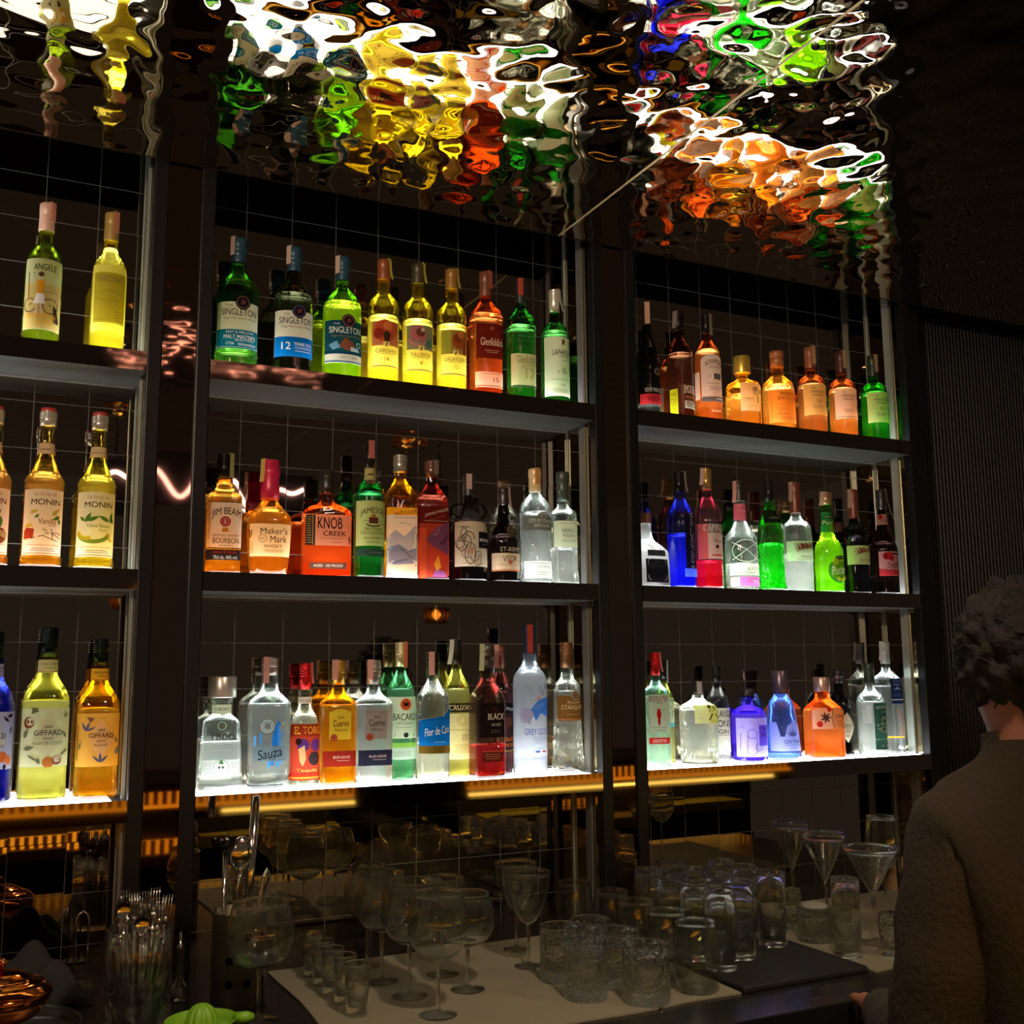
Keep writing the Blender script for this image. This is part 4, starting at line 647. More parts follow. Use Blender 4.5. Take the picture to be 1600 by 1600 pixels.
bottle((1.772, 2.359, .315, .037), 1, 'round', 'whisky_bottle', (200, 110, 64), (214, 122, 46), .66, (38, 32, 30), [
  (.17, .55, .95, (226, 222, 210), [Pp([(-.95, .55)] + arcP(0, .55, .95, .05, PI, 0, 8) + [(.95, .55)], (226, 222, 210)), T('BOWMORE', .15, .535, 1.5, .042, (50, 44, 40), arch=.02), T('ISLAY SINGLE MALT', .2, .485, 1.0, .016, (90, 84, 80)), Rr(.05, .65, .375, .425, (36, 32, 32)), T('12', .35, .40, .3, .03, WH, bold=.03), T('AGED', -.3, .40, .3, .012, GY), Fp(-.7, .8, .33, .34, 1, GY), Fp(-.4, .8, .27, .31, 3, GY), Rr(-.95, .95, .17, .215, (120, 116, 110)), Rr(.1, .9, .19, .2, WH)]),
  (.18, .46, .3, None, [Rr(-1.75, -1.08, .20, .45, (230, 220, 206))]), (.08, .1, .3, None, [T('Bowmore', .2, .09, .8, .03, (226, 200, 160))])],
  'amber whisky bottle with arched white label bearing a black 12 box', clear=.35, stamp=((150, 140, 120), .5, .0, .2))
bottle((1.902, 2.370, .211, .0475), 1, 'hibiki', 'whisky_bottle', (244, 200, 90), (240, 160, 50), .44, (216, 186, 80), [
  (.19, .58, .62, (230, 206, 160), [T('響', .32, .47, .35, .12, blk), T('HIBIKI', -.1, .36, .7, .03, (150, 120, 60)), Fp(-.4, .3, .31, .33, 1, (130, 100, 70)), Fp(-.1, .5, .26, .27, 1, (150, 120, 90)), Ln([(.45, .40), (.5, .30)], .06, blk)])],
  'squat faceted whisky decanter with yellow stopper and calligraphy label', clear=.35)
bottle((2.029, 2.368, .242, .0465), 1, 'monkey', 'whisky_bottle', (244, 184, 80), (242, 166, 60), .56, (150, 92, 50), [
  (.08, .48, 1.1, (232, 150, 60), [T('MONKEY', .25, .43, 1.2, .042, (130, 60, 30), bold=.02), T('SHOULDER', .2, .375, 1.5, .042, (130, 60, 30), bold=.02), T('THE ORIGINAL', .3, .33, .7, .016, (150, 80, 40)), Fp(-.6, .8, .29, .30, 1, (170, 90, 40)), Fp(-.5, .7, .22, .27, 3, (190, 110, 50)), T('BATCH 27', -.2, .185, .6, .016, (110, 60, 30)), Fp(-.4, .9, .10, .15, 3, (190, 110, 50)), Rr(-.95, -.9, .1, .45, (210, 120, 50))])],
  'whisky bottle with orange paper label and brown stopper, rim lit white below', clear=.35)
def yam(pos, glass, liq, paper_, n1, kj, age, desc, capc):
    return bottle(pos, 1, 'yama', 'whisky_bottle', glass, liq, .56, capc, [
      (.20, .545, 1.12, paper_, [T('THE', -.4, .50, .3, .018, ink), T(n1, -.05, .46, 1.1, .03, ink), Fp(-.55, .5, .41, .43, 2, ink), Fp(-.55, .4, .27, .31, 3, (130, 110, 80)), T(kj[0], .85, .47, .42, .09, blk), T(kj[1], .85, .33, .42, .1, blk)] + ([T('- ' + age + ' -', -.05, .355, .8, .035, ink)] if age else [Rr(-1.0, 1.0, .215, .22, ink)]))],
      desc, clear=.4, group='whisky bottles with calligraphy beside the name', stamp=((196, 160, 120), .2, 0, .2))
yam((2.152, 2.363, .269, .041), (180, 104, 54), (210, 128, 54), (226, 190, 112), 'YAMAZAKI', '山崎', '12', 'amber whisky bottle with golden calligraphy label and brown capsule', (130, 76, 44))
yam((2.271, 2.362, .270, .0405), (176, 96, 54), (230, 142, 56), (230, 208, 180), 'YAMAZAKI', '山崎', None, 'amber whisky bottle with pale beige calligraphy label', (70, 34, 26))
yam((2.399, 2.361, .274, .0395), (70, 150, 50), (30, 160, 20), (206, 214, 130), 'HAKUSHU', '白州', '12', 'green whisky bottle with pale calligraphy label, rightmost beside the bright rail', (34, 46, 30))

# right bay, middle
bottle((1.556, 2.372, .20, .055), 2, 'milk', 'liqueur_bottle', (196, 196, 190), (206, 206, 200), .86, (110, 70, 50), [
  (.05, .36, .62, (24, 24, 28), [Ln([(-.4, .08), (-.5, .11), (-.5, .33), (-.42, .355), (.42, .355), (.5, .33), (.5, .11), (.4, .08), (-.4, .08)], .03, (170, 170, 170)), Fp(-.15, .15, .32, .33, 1, GY)]),
  (.40, .48, .5, (40, 40, 40), [])],
  'pale grey liqueur bottle with black rounded panel, half hidden by the post', clear=.1, haze=.4, rz=-.001)
bottle((1.664, 2.361, .318, .0385), 2, 'round', 'liqueur_bottle', (150, 150, 190), (20, 30, 230), .46, (30, 28, 28), [
  (.14, .62, .35, None, [Rr(.0, 1.0, .16, .62, (34, 30, 40)), T('S CONCOCTIONS', .55, .40, 3.9, .035, (214, 206, 200), rot=1, bold=.02), Rr(-.1, 1.2, .09, .16, (110, 150, 226))])],
  'clear liqueur bottle half filled with vivid blue, vertical lettering on black', clear=.3, haze=.1, stamp=((214, 206, 200), .9, .006, .18))
bottle((1.753, 2.359, .334, .0370), 2, 'round', 'aperitif_bottle', (206, 190, 190), (206, 20, 50), .23, (176, 140, 80), [
  (.24, .53, 1.2, (226, 222, 206), [Rr(-1.2, -.35, .24, .53, (236, 120, 110)), T('Milano', .4, .39, .7, .034, (120, 90, 90)), C(.35, .34, .14, (50, 40, 36)), Rr(-.1, .8, .265, .275, (190, 50, 50)), Fp(-.2, .8, .42, .43, 1, (170, 150, 140))]),
  (.45, .54, 1.2, (40, 30, 56), [T('CAMPARI', .25, .495, 1.8, .055, WH, bold=.03)])],
  'aperitif bottle with gold cap, navy name band and deep red liquid low down', clear=.4, haze=.12, stamp=((236, 196, 180), -1.0, .006, .14))
bottle((1.871, 2.368, .307, .0455), 2, 'triple', 'liqueur_bottle', clr, (232, 240, 226), .24, (34, 26, 30), [
  (.03, .115, 1.1, (232, 120, 200), [T('TRIPLE', .55, .07, .7, .03, (246, 226, 240), bold=.02), Rr(-1.1, -.5, .03, .115, (240, 232, 210))]),
  (.13, .23, 1.15, (226, 232, 214), [T('DE KUYPER', .5, .19, 1.1, .03, (110, 96, 70), arch=.012), Fp(-.9, .6, .14, .16, 2, (130, 130, 110))]),
  (.235, .46, 1.1, None, [Ln(arcP(0, .35, .9, .1, 0, 6.28, 20), .05, (226, 240, 226)), Ln([(-.9, .27), (0, .36), (.9, .27)], .06, (226, 240, 226)), Ln([(-.9, .43), (0, .36), (.9, .43)], .06, (226, 240, 226))]),
  (.64, .79, 1.1, (226, 110, 130), [T('TRIPLE', .2, .72, .8, .025, (246, 190, 200)), Ln(arcP(.1, .765, .4, .01, .2, 2.9), .04, (246, 190, 200))])],
  'clear embossed liqueur bottle with pink neck label and pink base band', clear=.5, haze=.16, stamp=((230, 170, 160), -1.0, .006, .2), bump=20)
bottle((1.968, 2.357, .318, .0355), 2, 'melon', 'liqueur_bottle', (150, 200, 120), (16, 214, 20), .42, (40, 40, 38), [
  (.60, .72, .8, (34, 36, 34), [T('MIDORI', .1, .65, .8, .025, (190, 190, 170))]), (.83, .93, .9, None, [Fp(-.5, .5, .86, .92, 3, (190, 190, 180))])],
  'knobbly textured melon liqueur bottle filled with vivid emerald green', clear=.35, haze=.14, bump=75)
def dk(pos, glass, liq, lvl, t, desc, cl, pap):
    return bottle(pos, 2, 'kuyper', 'liqueur_bottle', glass, liq, lvl, (110, 50, 36), [
      (.27, .45, 1.2, pap, [Pp([(-.6, .43), (1.1, .445), (1.1, .39), (-.4, .355)], (120, 60, 40)), T('DE KUYPER', .3, .41, 1.1, .03, (180, 130, 90), bold=.02), T(t, .35, .31, 1.1, .024, (130, 80, 60)), Fp(-.5, .8, .28, .29, 1, (160, 120, 100))])],
      desc, clear=cl, haze=.14, group='liqueur bottles with slanted brown banner labels', stamp=((190, 150, 140), -1.0, .003, .18))
dk((2.066, 2.361, .317, .0405), clr, (236, 240, 232), .34, 'TRIPLE SEC', 'clear liqueur bottle with slanted brown banner, between green bottles', .4, (200, 226, 180))
bottle((2.184, 2.363, .296, .0415), 2, 'pucker', 'liqueur_bottle', (150, 220, 50), (150, 236, 10), .66, (176, 140, 110), [
  (.06, .37, 1.1, None, [C(.35, .21, .85, (40, 120, 60)), C(.35, .21, .72, (110, 180, 30)), C(.05, .30, .25, (190, 210, 40)), C(.55, .32, .22, (190, 210, 40)), Pp(arcP(.45, .34, .45, .02, 0, 6.28, 10), (30, 60, 40)), T('DEKUYPER', .45, .34, .6, .016, (206, 206, 150)), T('Pucker', .4, .22, 1.25, .085, (240, 246, 200), bold=.04, slope=.02), C(.2, .13, .15, (220, 226, 60)), C(.55, .12, .15, (220, 226, 60)), C(.85, .14, .13, (220, 226, 60))]),
  (.60, .80, 1.2, (50, 130, 70), [Pp(arcP(.2, .75, .8, .018, 0, 6.28, 10), (24, 50, 34)), T('DEKUYPER', .2, .75, .9, .014, (206, 206, 150)), T('Pucker', .25, .695, 1.5, .04, (230, 240, 170), bold=.04), C(.3, .635, .35, (120, 180, 40))])],
  'lime green apple liqueur bottle with heart-shaped green label and pale cap', clear=.3, haze=.1, stamp=((206, 170, 150), -.9, .01, .14))
dk((2.284, 2.357, .310, .0360), (50, 60, 40), (16, 14, 20), .55, 'CREME DE CASSIS', 'nearly black liqueur bottle with slanted brown banner', .5, (206, 226, 150))
bottle((2.400, 2.360, .318, .0385), 2, 'brandy', 'liqueur_bottle', (60, 34, 28), (34, 12, 12), .50, (34, 30, 34), [
  (.17, .40, .9, (214, 150, 150), [C(-.3, .355, .28, (150, 26, 30)), C(.05, .34, .25, (170, 36, 40)), C(-.1, .375, .2, (190, 50, 50)), Rr(.05, .9, .37, .385, (50, 30, 30)), T('CHERRY', .35, .265, 1.3, .05, (110, 36, 40)), Pp([(-.9, .17), (.9, .17), (.9, .22), (-.9, .24)], (196, 60, 66))]),
  (.66, .76, 1.1, (196, 150, 140), [T('CHERRY', .1, .70, 1.3, .03, (120, 50, 50)), C(-.3, .735, .2, (170, 40, 40))])],
  'dark cherry liqueur bottle with pink fruit label beside the bright rail', clear=.5, stamp=((206, 200, 196), .9, .02, .3))

# right bay, bottom
bottle((1.567, 2.36, .293, .032), 3, 'square', 'gin_bottle', (190, 236, 216), (206, 240, 224), .62, (196, 30, 34), [
  (.30, .635, .85, (190, 194, 176), [T('BEEFEATER', 0, .595, 1.55, .045, (150, 36, 36), bold=.03), T('LONDON', 0, .56, .6, .014, ink), C(0, .455, .5, (150, 160, 140), .02), Pp([(-.1, .51), (.1, .51), (.2, .46), (.12, .42), (.1, .38), (0, .355), (-.08, .38), (-.1, .42), (-.2, .46)], (196, 40, 40)), Fp(-.75, .75, .345, .35, 1, GY), Fp(-.5, .5, .31, .33, 1, GY)]),
  (.205, .26, .85, (200, 40, 46), [T('LONDON DRY GIN', 0, .232, 1.1, .03, WH, bold=.02)])],
  'square pale green gin bottle with red cap, its label showing a red figure', clear=.5, haze=.14, stamp=((230, 150, 140), 1.0, .006, .17))
bottle((1.632, 2.418, .273, .0255), 3, 'round', 'gin_bottle', (216, 222, 120), (220, 226, 140), .62, (34, 36, 38), [
  (.36, .64, 1.1, (200, 216, 190), [T('DRY GIN', .3, .615, 1.0, .03, ink), Ln([(.1, .58), (.3, .5), (.6, .56)], .1, blk), Ln([(.2, .5), (.6, .47), (.8, .52)], .1, blk), Ln([(0, .44), (.8, .46)], .1, blk), Rr(-1.1, 1.1, .36, .40, (100, 180, 190))])],
  'slim yellow-green gin bottle with brush strokes label, behind the red-capped one', clear=.4, haze=.1, stamp=((190, 190, 190), 1.0, .0, .22))
bottle((1.707, 2.370, .216, .0450), 3, 'roku', 'gin_bottle', (232, 240, 224), (236, 240, 220), .66, (34, 34, 36), [
  (.46, .78, .0, None, [Rr(-.85, .1, .50, .72, (222, 222, 160)), Rr(.1, 1.1, .50, .72, (206, 200, 110)), T('六', .42, .62, .75, .17, (56, 44, 26), bold=.03), C(.12, .70, .12, (130, 96, 40)), Fp(-.6, -.3, .56, .57, 1, GY), T('ROKU GIN', .6, .52, .6, .018, (130, 120, 70)), Fp(.2, 1.0, .745, .75, 1, (150, 140, 80))])],
  'short clear gin bottle with cream label bearing a large black character', clear=.45, haze=.16, bump=30, stamp=((206, 190, 180), -.3, 0, .15), rz=-.03)
bottle((1.800, 2.410, .258, .0320), 3, 'round', 'gin_bottle', (120, 120, 116), (226, 226, 216), .10, (30, 28, 30), [
  (.10, .56, 1.3, (228, 228, 214), [T('ORANGE', -.0, .50, 1.9, .07, (44, 44, 44), bold=.02), T('SONS', .0, .40, 1.5, .07, (44, 44, 44), bold=.02), T('GIN', .1, .315, 1.0, .045, (60, 56, 50), bold=.02), Fp(-.6, .9, .27, .285, 1, GY), C(.2, .19, .45, (160, 160, 150), .03)])],
  'gin bottle with dark shoulders and big black lettering, between clear and violet ones', haze=.3, rz=-.2)
bottle((1.886, 2.386, .195, .048), 3, 'apoth', 'gin_bottle', (110, 80, 230), (110, 70, 240), .66, (30, 30, 36), [
  (.07, .60, 1.12, (206, 196, 236), [Ln([(-1, .55), (-.6, .53), (-.2, .56), (.2, .52), (.6, .55), (1.0, .52)], .03, (90, 80, 130)), Rr(.25, 1.0, .22, .50, (120, 90, 220)), T('500', .62, .37, .5, .05, (50, 40, 90)), T('GIN', .62, .45, .3, .03, (50, 40, 90)), C(-.15, .38, .28, (110, 100, 150), .03), Ln([(-.4, .36), (-.45, .12), (-.1, .08), (.1, .14), (.1, .34)], .03, (100, 90, 140)), Ln([(-.8, .4), (-.85, .15)], .03, (100, 90, 140)), C(.2, .2, .2, (120, 110, 160), .03), Fp(-.9, -.5, .46, .50, 3, (130, 120, 170))])],
  'rounded violet gin bottle with lilac drawing label and black stopper', clear=.3, haze=.2)
bottle((2.000, 2.385, .244, .049), 3, 'mare', 'gin_bottle', (150, 184, 250), (120, 160, 250), .09, (110, 96, 110), [
  (.10, .46, 1.05, None, [Rr(-1.05, 1.05, .10, .26, (190, 196, 226)), Pp([(-1.05, .25), (-1.05, .42), (-.6, .42), (-.4, .25)], (190, 196, 226)), Pp([(-.2, .25), (.0, .38), (.5, .44), (1.0, .36), (1.05, .25)], (190, 196, 226)), T('GIN MARE', .35, .205, 1.2, .045, (80, 80, 110)), Fp(-.3, 1.0, .16, .17, 1, (90, 96, 130)), Fp(0, .8, .13, .14, 1, (90, 96, 130))] + [leaf(.3, .26, .45, .1, a, (110, 120, 170), .2) for a in (.5, 1.0, 1.57, 2.1, 2.6)])],
  'tapered blue tinted gin bottle with tall lilac-grey stopper', haze=.22)
bottle((2.135, 2.366, .224, .0500), 3, 'june', 'gin_bottle', (250, 130, 60), (252, 140, 60), .60, (206, 170, 160), [
  (.36, .62, .95, (226, 200, 176), [Rr(.2, .95, .36, .62, (236, 180, 120)), T('JUNE', .6, .51, .5, .05, (90, 60, 60), bold=.02), T('BY G\'VINE', .6, .455, .3, .014, ink), T('GIN', .6, .41, .2, .018, ink), C(-.55, .42, .17, (214, 60, 60)), C(.05, .60, .14, (206, 60, 50))] + [leaf(-.2, .5, .35, .12, a, (90, 70, 80), .22) for a in (0, .8, 1.8, 2.6, 3.6, 4.6, 5.4)] + [Ln([(.25, .60), (.15, .5), (.25, .38)], .03, ink)])],
  'peachy orange square gin bottle with flowery label and pale stopper', clear=.35, haze=.25)
bottle((2.236, 2.408, .245, .0370), 3, 'hend', 'gin_bottle', (34, 26, 24), (26, 20, 18), .6, (26, 24, 24), [
  (.14, .48, .0, None, [Pp([(.15, .50), (1.0, .33), (.15, .15), (-.85, .33)], (214, 208, 176)), T("HENDRICK'S", .1, .345, 1.3, .035, (60, 54, 44)), Fp(-.4, .6, .31, .315, 1, GY), T('GIN', .15, .28, .35, .03, (60, 54, 44)), Fp(-.1, .3, .21, .24, 2, (130, 120, 100))])],
  'black apothecary gin bottle with pale diamond label', clear=.5)
bottle((2.299, 2.348, .262, .0400), 3, 'sip', 'gin_bottle', (226, 236, 230), (230, 238, 230), .58, (40, 60, 46), [
  (.07, .57, .0, None, [Rr(-.25, 1.2, .07, .57, (50, 86, 72)), T('SIPSMITH', .5, .52, 1.2, .032, (226, 232, 214), bold=.02), T('London', .5, .475, .4, .018, (200, 210, 190)), Rr(-.25, 1.2, .175, .182, (226, 232, 214)), T('London', .6, .15, .4, .018, (200, 210, 190)), T('DRY GIN', .55, .11, .8, .03, (226, 232, 214), bold=.02)] + [leaf(.4 + .38 * math.cos(i * 2.4) * (i / 22) ** .5, .33 + .10 * math.sin(i * 2.4) * (i / 22) ** .5, .2, .12, i * 1.3, (206, 206, 170), .15) for i in range(22)] + [Rr(-.75, -.4, .35, .55, (190, 200, 196)), T('LONDON', -.9, .42, .9, .03, (200, 210, 206), rot=1)])],
  'clear gin bottle with dark green label of pale foliage, dark green cap', clear=.5, haze=.14)
bottle((2.418, 2.40, .326, .0385), 3, 'clearsq', 'gin_bottle', (232, 242, 240), (234, 242, 238), .60, (150, 150, 156), [
  (.45, .67, .0, None, [Rr(-.1, .95, .48, .665, (34, 50, 90)), T('NORTH', .42, .64, .6, .018, (170, 180, 210)), T('POINT', .42, .61, .6, .022, (170, 180, 210)), Pp([(.1, .56), (.42, .59), (.75, .56), (.42, .575)], (190, 200, 220)), Rr(-.1, .95, .472, .478, WH), Rr(-.1, .95, .44, .47, (34, 50, 90)), Fp(0, .8, .50, .53, 2, (110, 120, 150))]),
  (.13, .42, .3, None, [Ln(arcP(.3, .25, .35, .13, 5.4, 7.9), .06, (226, 110, 50)), Rr(-.8, .8, .135, .15, (226, 180, 60))])],
  'tallest clear gin bottle with navy square label, rightmost on the lit shelf', clear=.55, haze=.16, stamp=((220, 220, 220), -1.0, .006, .17))

# ---------------------------------------------------------------- back counter
o = boxobj('counter_slab', (-1.6, 2.56, 1.578, WY, TZ - .04, TZ), pbr('black_stone', (26, 25, 25), .22, coat=.2), bev=.002)
tag(o, 'black stone work counter running under all the shelves', 'counter')
r_ = empty('counter_cabinet', (1.2, 2.0, -1.5), 'dark cabinet with a steel front rail under the black counter', 'cabinet')
mb = MB(); mb.box(-2.8, 1.4, -.36, .45, 0, -TZ * 0 + (TZ - .042 + 1.5)); mb.build('body', pbr('black_laminate', (22, 22, 24), .4), r_)
mb = MB(); mb.box(-2.8, 1.4, -.425, -.362, .65, TZ - .046 + 1.5); mb.build('front_rail', M_steel, r_)
def mat_sheet(name, x0, x1, y0, y1, col, label, z=TZ, th=.004, wav=.004):
    vs = []; nx, ny = 24, 18; rnd = random.Random(int(x0 * 100)); ph = [rnd.random() * 6 for _ in range(8)]
    for j in range(ny + 1):
        for i in range(nx + 1):
            u, v = i / nx, j / ny; x = x0 + (x1 - x0) * u; y = y0 + (y1 - y0) * v
            if j == 0: y += wav * math.sin(u * 9 + ph[0]) + wav * .6 * math.sin(u * 23 + ph[1])
            if i == 0: x += wav * math.sin(v * 8 + ph[2])
            vs.append((x, y, z + th))
    fs = [(j * (nx + 1) + i, j * (nx + 1) + i + 1, (j + 1) * (nx + 1) + i + 1, (j + 1) * (nx + 1) + i) for j in range(ny) for i in range(nx)]
    o = mesh(name, vs, fs, pbr('cloth_mat', col, .85, bump=(160, .3, .002)), smooth=False)
    md = o.modifiers.new('solid', 'SOLIDIFY'); md.thickness = th - .0005; md.offset = -1
    return tag(o, label, 'mat')
mat_sheet('drying_mat', .546, 1.302, 1.700, 2.262, (124, 116, 98), 'grey-brown drying mat under the stemmed glasses and cut tumblers')
mat_sheet('drying_mat', 1.625, 2.25, 1.69, 2.26, (124, 116, 98), 'grey-brown drying mat at the right, under the short glasses', wav=.003)
o = boxobj('bar_mat', (1.308, 1.620, 1.702, 2.20, TZ + .0003, TZ + .012), pbr('black_rubber', (16, 16, 17), .6), bev=.003)
tag(o, 'thick black rubber bar mat carrying the tall glasses', 'mat')

# ---------------------------------------------------------------- glassware
def drink_glass(rib=0, name='clear_glass'):
    k = ('dg', rib)
    if k in _mc: return _mc[k]
    m, nt, N, L = newmat(name)
    g = N.new('ShaderNodeBsdfGlass'); g.inputs['IOR'].default_value = 1.46; g.inputs['Roughness'].default_value = .0; g.inputs['Color'].default_value = (.97, .98, .96, 1)
    t = N.new('ShaderNodeBsdfTransparent'); t.inputs[0].default_value = (.94, .95, .93, 1); x = N.new('ShaderNodeMixShader'); x.inputs[0].default_value = .12
    L.new(g.outputs[0], x.inputs[1]); L.new(t.outputs[0], x.inputs[2])
    tl = N.new('ShaderNodeBsdfTranslucent'); tl.inputs[0].default_value = (.9, .9, .84, 1); y = N.new('ShaderNodeMixShader'); y.inputs[0].default_value = .003
    L.new(x.outputs[0], y.inputs[1]); L.new(tl.outputs[0], y.inputs[2]); out(nt, y.outputs[0])
    if rib:
        tc = N.new('ShaderNodeTexCoord'); v = N.new('ShaderNodeTexVoronoi'); v.inputs['Scale'].default_value = rib; bp = N.new('ShaderNodeBump'); bp.inputs['Strength'].default_value = .8; bp.inputs['Distance'].default_value = .004
        L.new(tc.outputs['Object'], v.inputs['Vector']); L.new(v.outputs[0], bp.inputs['Height']); L.new(bp.outputs[0], g.inputs['Normal'])
    _mc[k] = m; return m
def dense(P, n=3):
    f, z = None, None; outp = []
    for i in range(len(P) - 1):
        p0 = P[max(0, i - 1)]; p1 = P[i]; p2 = P[i + 1]; p3 = P[min(len(P) - 1, i + 2)]
        for k in range(n):
            t = k / n; outp.append(tuple(.5 * ((2 * p1[q]) + (-p0[q] + p2[q]) * t + (2 * p0[q] - 5 * p1[q] + 4 * p2[q] - p3[q]) * t * t + (-p0[q] + 3 * p1[q] - 3 * p2[q] + p3[q]) * t ** 3) for q in (0, 1)))
    outp.append(P[-1]); return [(max(0, a), b) for a, b in outp]
def stemglass(name, x, y, h, r, bowl, desc, group, stem=.45, foot=.62, z=TZ + .0042):
    """bowl: list of (radius fraction, height fraction of the bowl) outer profile"""
    root = empty(name, (x, y, z), desc, 'glass', group); zb = h * stem; m = drink_glass()
    B = dense([(a * r, zb + b * (h - zb)) for a, b in bowl]); th = .0012
    inner = [(max(.0, a - th), b + (th if i < 6 else 0)) for i, (a, b) in enumerate(B)][::-1]
    mb = MB(); mb.lathe(B + [(B[-1][0] + .0009, B[-1][1] + .0005), (B[-1][0] + .0008, B[-1][1] + .0018), (B[-1][0] - .0004, B[-1][1] + .0024), (B[-1][0] - th - .0002, B[-1][1] + .0014)] + inner, 40, cap0=True, cap1=True); mb.build('bowl', m, root, True)
    mb = MB(); mb.lathe(dense([(.0045, .008), (.0034, .02), (.0032, zb * .6), (.0045, zb * .92), (B[0][0] + .001, zb + .0005)]), 16); mb.build('stem', m, root, True)
    fr = r * foot; mb = MB(); mb.lathe([(fr * .97, 0), (fr, .001), (fr * .97, .0018), (fr * .5, .0035), (.008, .006), (.0046, .0085)], 40); mb.build('foot', m, root, True)
    return root
BALLOON = [(.06, 0), (.35, .03), (.72, .14), (.95, .34), (1.0, .5), (.97, .68), (.88, .85), (.80, 1)]
MARTINI = [(.05, 0), (.12, .05), (.5, .45), (1.0, 1)]
NICK = [(.06, 0), (.3, .04), (.55, .2), (.78, .45), (.92, .72), (1.0, 1)]
WINE = [(.06, 0), (.5, .06), (.9, .26), (1.0, .45), (.94, .72), (.84, 1)]
gB = 'balloon gin glasses on the left drying mat'
for x, y, h, r, d in [(.746, 1.842, .206, .055, 'balloon gin glass standing nearest the counter front'), (.740, 1.970, .206, .055, 'balloon gin glass directly behind the front one'),
    (.725, 2.085, .205, .055, 'balloon gin glass third in the left file, beside the shot glasses'), (.735, 2.205, .200, .050, 'balloon gin glass at the back of the left file near the tiles'), (.853, 1.957, .175, .053, 'balloon gin glass in the right-hand file, front'),
    (.850, 2.075, .185, .053, 'balloon gin glass in the right-hand file, rear')]:
    stemglass('balloon_glass', x, y, h, r, BALLOON, d, gB)
stemglass('balloon_glass', .456, 1.963, .200, .061, BALLOON, 'large balloon glass alone in front of the steel utensil pot', None, z=TZ + .0005)
for x, y, h, r, d in [(1.066, 2.178, .182, .048, 'conical wine glass at the rear of the mat, left of its twin'), (1.029, 2.047, .186, .048, 'conical wine glass in front of its twin on the mat')]:
    stemglass('tapered_wine_glass', x, y, h, r, NICK, d, 'conical stemmed glasses mid mat')
for x, y, h, r, d in [(1.790, 2.120, .225, .047, 'martini glass rearmost of the right-hand row'), (1.781, 1.995, .215, .052, 'martini glass in the middle of the right-hand row'), (1.790, 1.855, .202, .060, 'wide martini glass nearest the person')]:
    stemglass('martini_glass', x, y, h, r, MARTINI, d, 'martini glasses at the right end', stem=.5)
stemglass('wine_glass', 1.95, 1.98, .245, .040, WINE, 'tall wine glass half hidden behind the shoulder of the person', None, stem=.5)
def tumbler(name, x, y, h, r, desc, group, prof='cyl', th=.002, base=.012, rib=0, facets=0, z=TZ + .0042, cat='glass'):
    m = drink_glass(rib)
    if prof == 'cyl': P = [(.90, 0), (.97, .01), (.985, .04), (1, 1)]
    elif prof == 'taper': P = [(.70, 0), (.76, .02), (1, 1)]
    else: P = [(.62, 0), (.80, .04), (.97, .2), (1.0, .34), (.94, .6), (.80, 1)]
    B = dense([(a * r, b * h) for a, b in P], 4 if prof == 'egg' else 2)
    I = [(max(.001, a - th), b) for a, b in B if b > base][::-1]; mb = MB(); n = 48
    mb.lathe(B + [(B[-1][0] + .0005, B[-1][1] + .0004), (B[-1][0] + .0004, B[-1][1] + .0016), (B[-1][0] - th * .5, B[-1][1] + .0022), (B[-1][0] - th - .0002, B[-1][1] + .001)] + I + [(I[-1][0] * .6, base), (.0005, base * .95)], n)
    if facets:      # cut diamonds: push alternate vertices of the outer wall
        nb = len(B)
        for i in range(1, nb - 2):
            for k in range(n):
                v = mb.v[i * n + k]; s = 1 + .03 * math.cos(2 * PI * k / n * facets) * (1 if i % 2 else -1); mb.v[i * n + k] = (v[0] * s, v[1] * s, v[2])
    o = mb.build(name, m, None, True, (x, y, z)); tag(o, desc, cat, group); return o
for k, (x, y, h, r) in enumerate([(.618, 1.909, .086, .0235), (.617, 1.983, .084, .0225), (.613, 2.046, .083, .0225), (.615, 2.119, .081, .023), (.616, 2.187, .081, .0235)]):
    tumbler('shot_glass', x, y, h, r, ['tapered shot glass at the front of the single file', 'tapered shot glass second from the front of the file', 'tapered shot glass in the middle of the file', 'tapered shot glass second from the back of the file', 'tapered shot glass at the back of the file by the tiles'][k], 'shot glasses in single file on the mat', 'taper', base=.016)
cutd = ['cut crystal tumbler at the left of the front pair', 'cut crystal tumbler nearest the counter front, the widest of the set', 'cut crystal tumbler rearmost on the left, behind the front pair', 'cut crystal tumbler rearmost on the right, beside the rounded glasses', 'cut crystal tumbler in the middle of its group']
for k, (x, y, h, r) in enumerate([(1.029, 1.812, .100, .041), (1.117, 1.740, .098, .044), (1.043, 1.934, .100, .041), (1.122, 1.952, .100, .041), (1.120, 1.850, .100, .041)]):
    tumbler('crystal_tumbler', x, y, h, r, cutd[k], 'cut crystal tumblers on the mat', rib=110, facets=12, th=.004, base=.018)
for k, (x, y, h, r) in enumerate([(1.236, 1.747, .125, .045), (1.239, 1.850, .125, .045), (1.238, 1.957, .125, .045), (1.238, 2.062, .125, .045), (1.220, 2.190, .125, .044)]):
    tumbler('stemless_glass', x, y, h, r, ['egg-shaped stemless glass at the front of its file, by the black mat', 'egg-shaped stemless glass second in its file', 'egg-shaped stemless glass third in its file', 'egg-shaped stemless glass fourth in its file', 'egg-shaped stemless glass at the back of its file'][k], 'rounded stemless glasses in a file', 'egg', th=.0013, base=.009)
H = [(1.352, 1.828), (1.352, 1.912), (1.350, 1.998), (1.350, 2.082), (1.437, 1.875), (1.445, 1.957), (1.442, 2.040), (1.445, 2.122), (1.562, 1.925), (1.560, 2.010), (1.556, 2.092)]
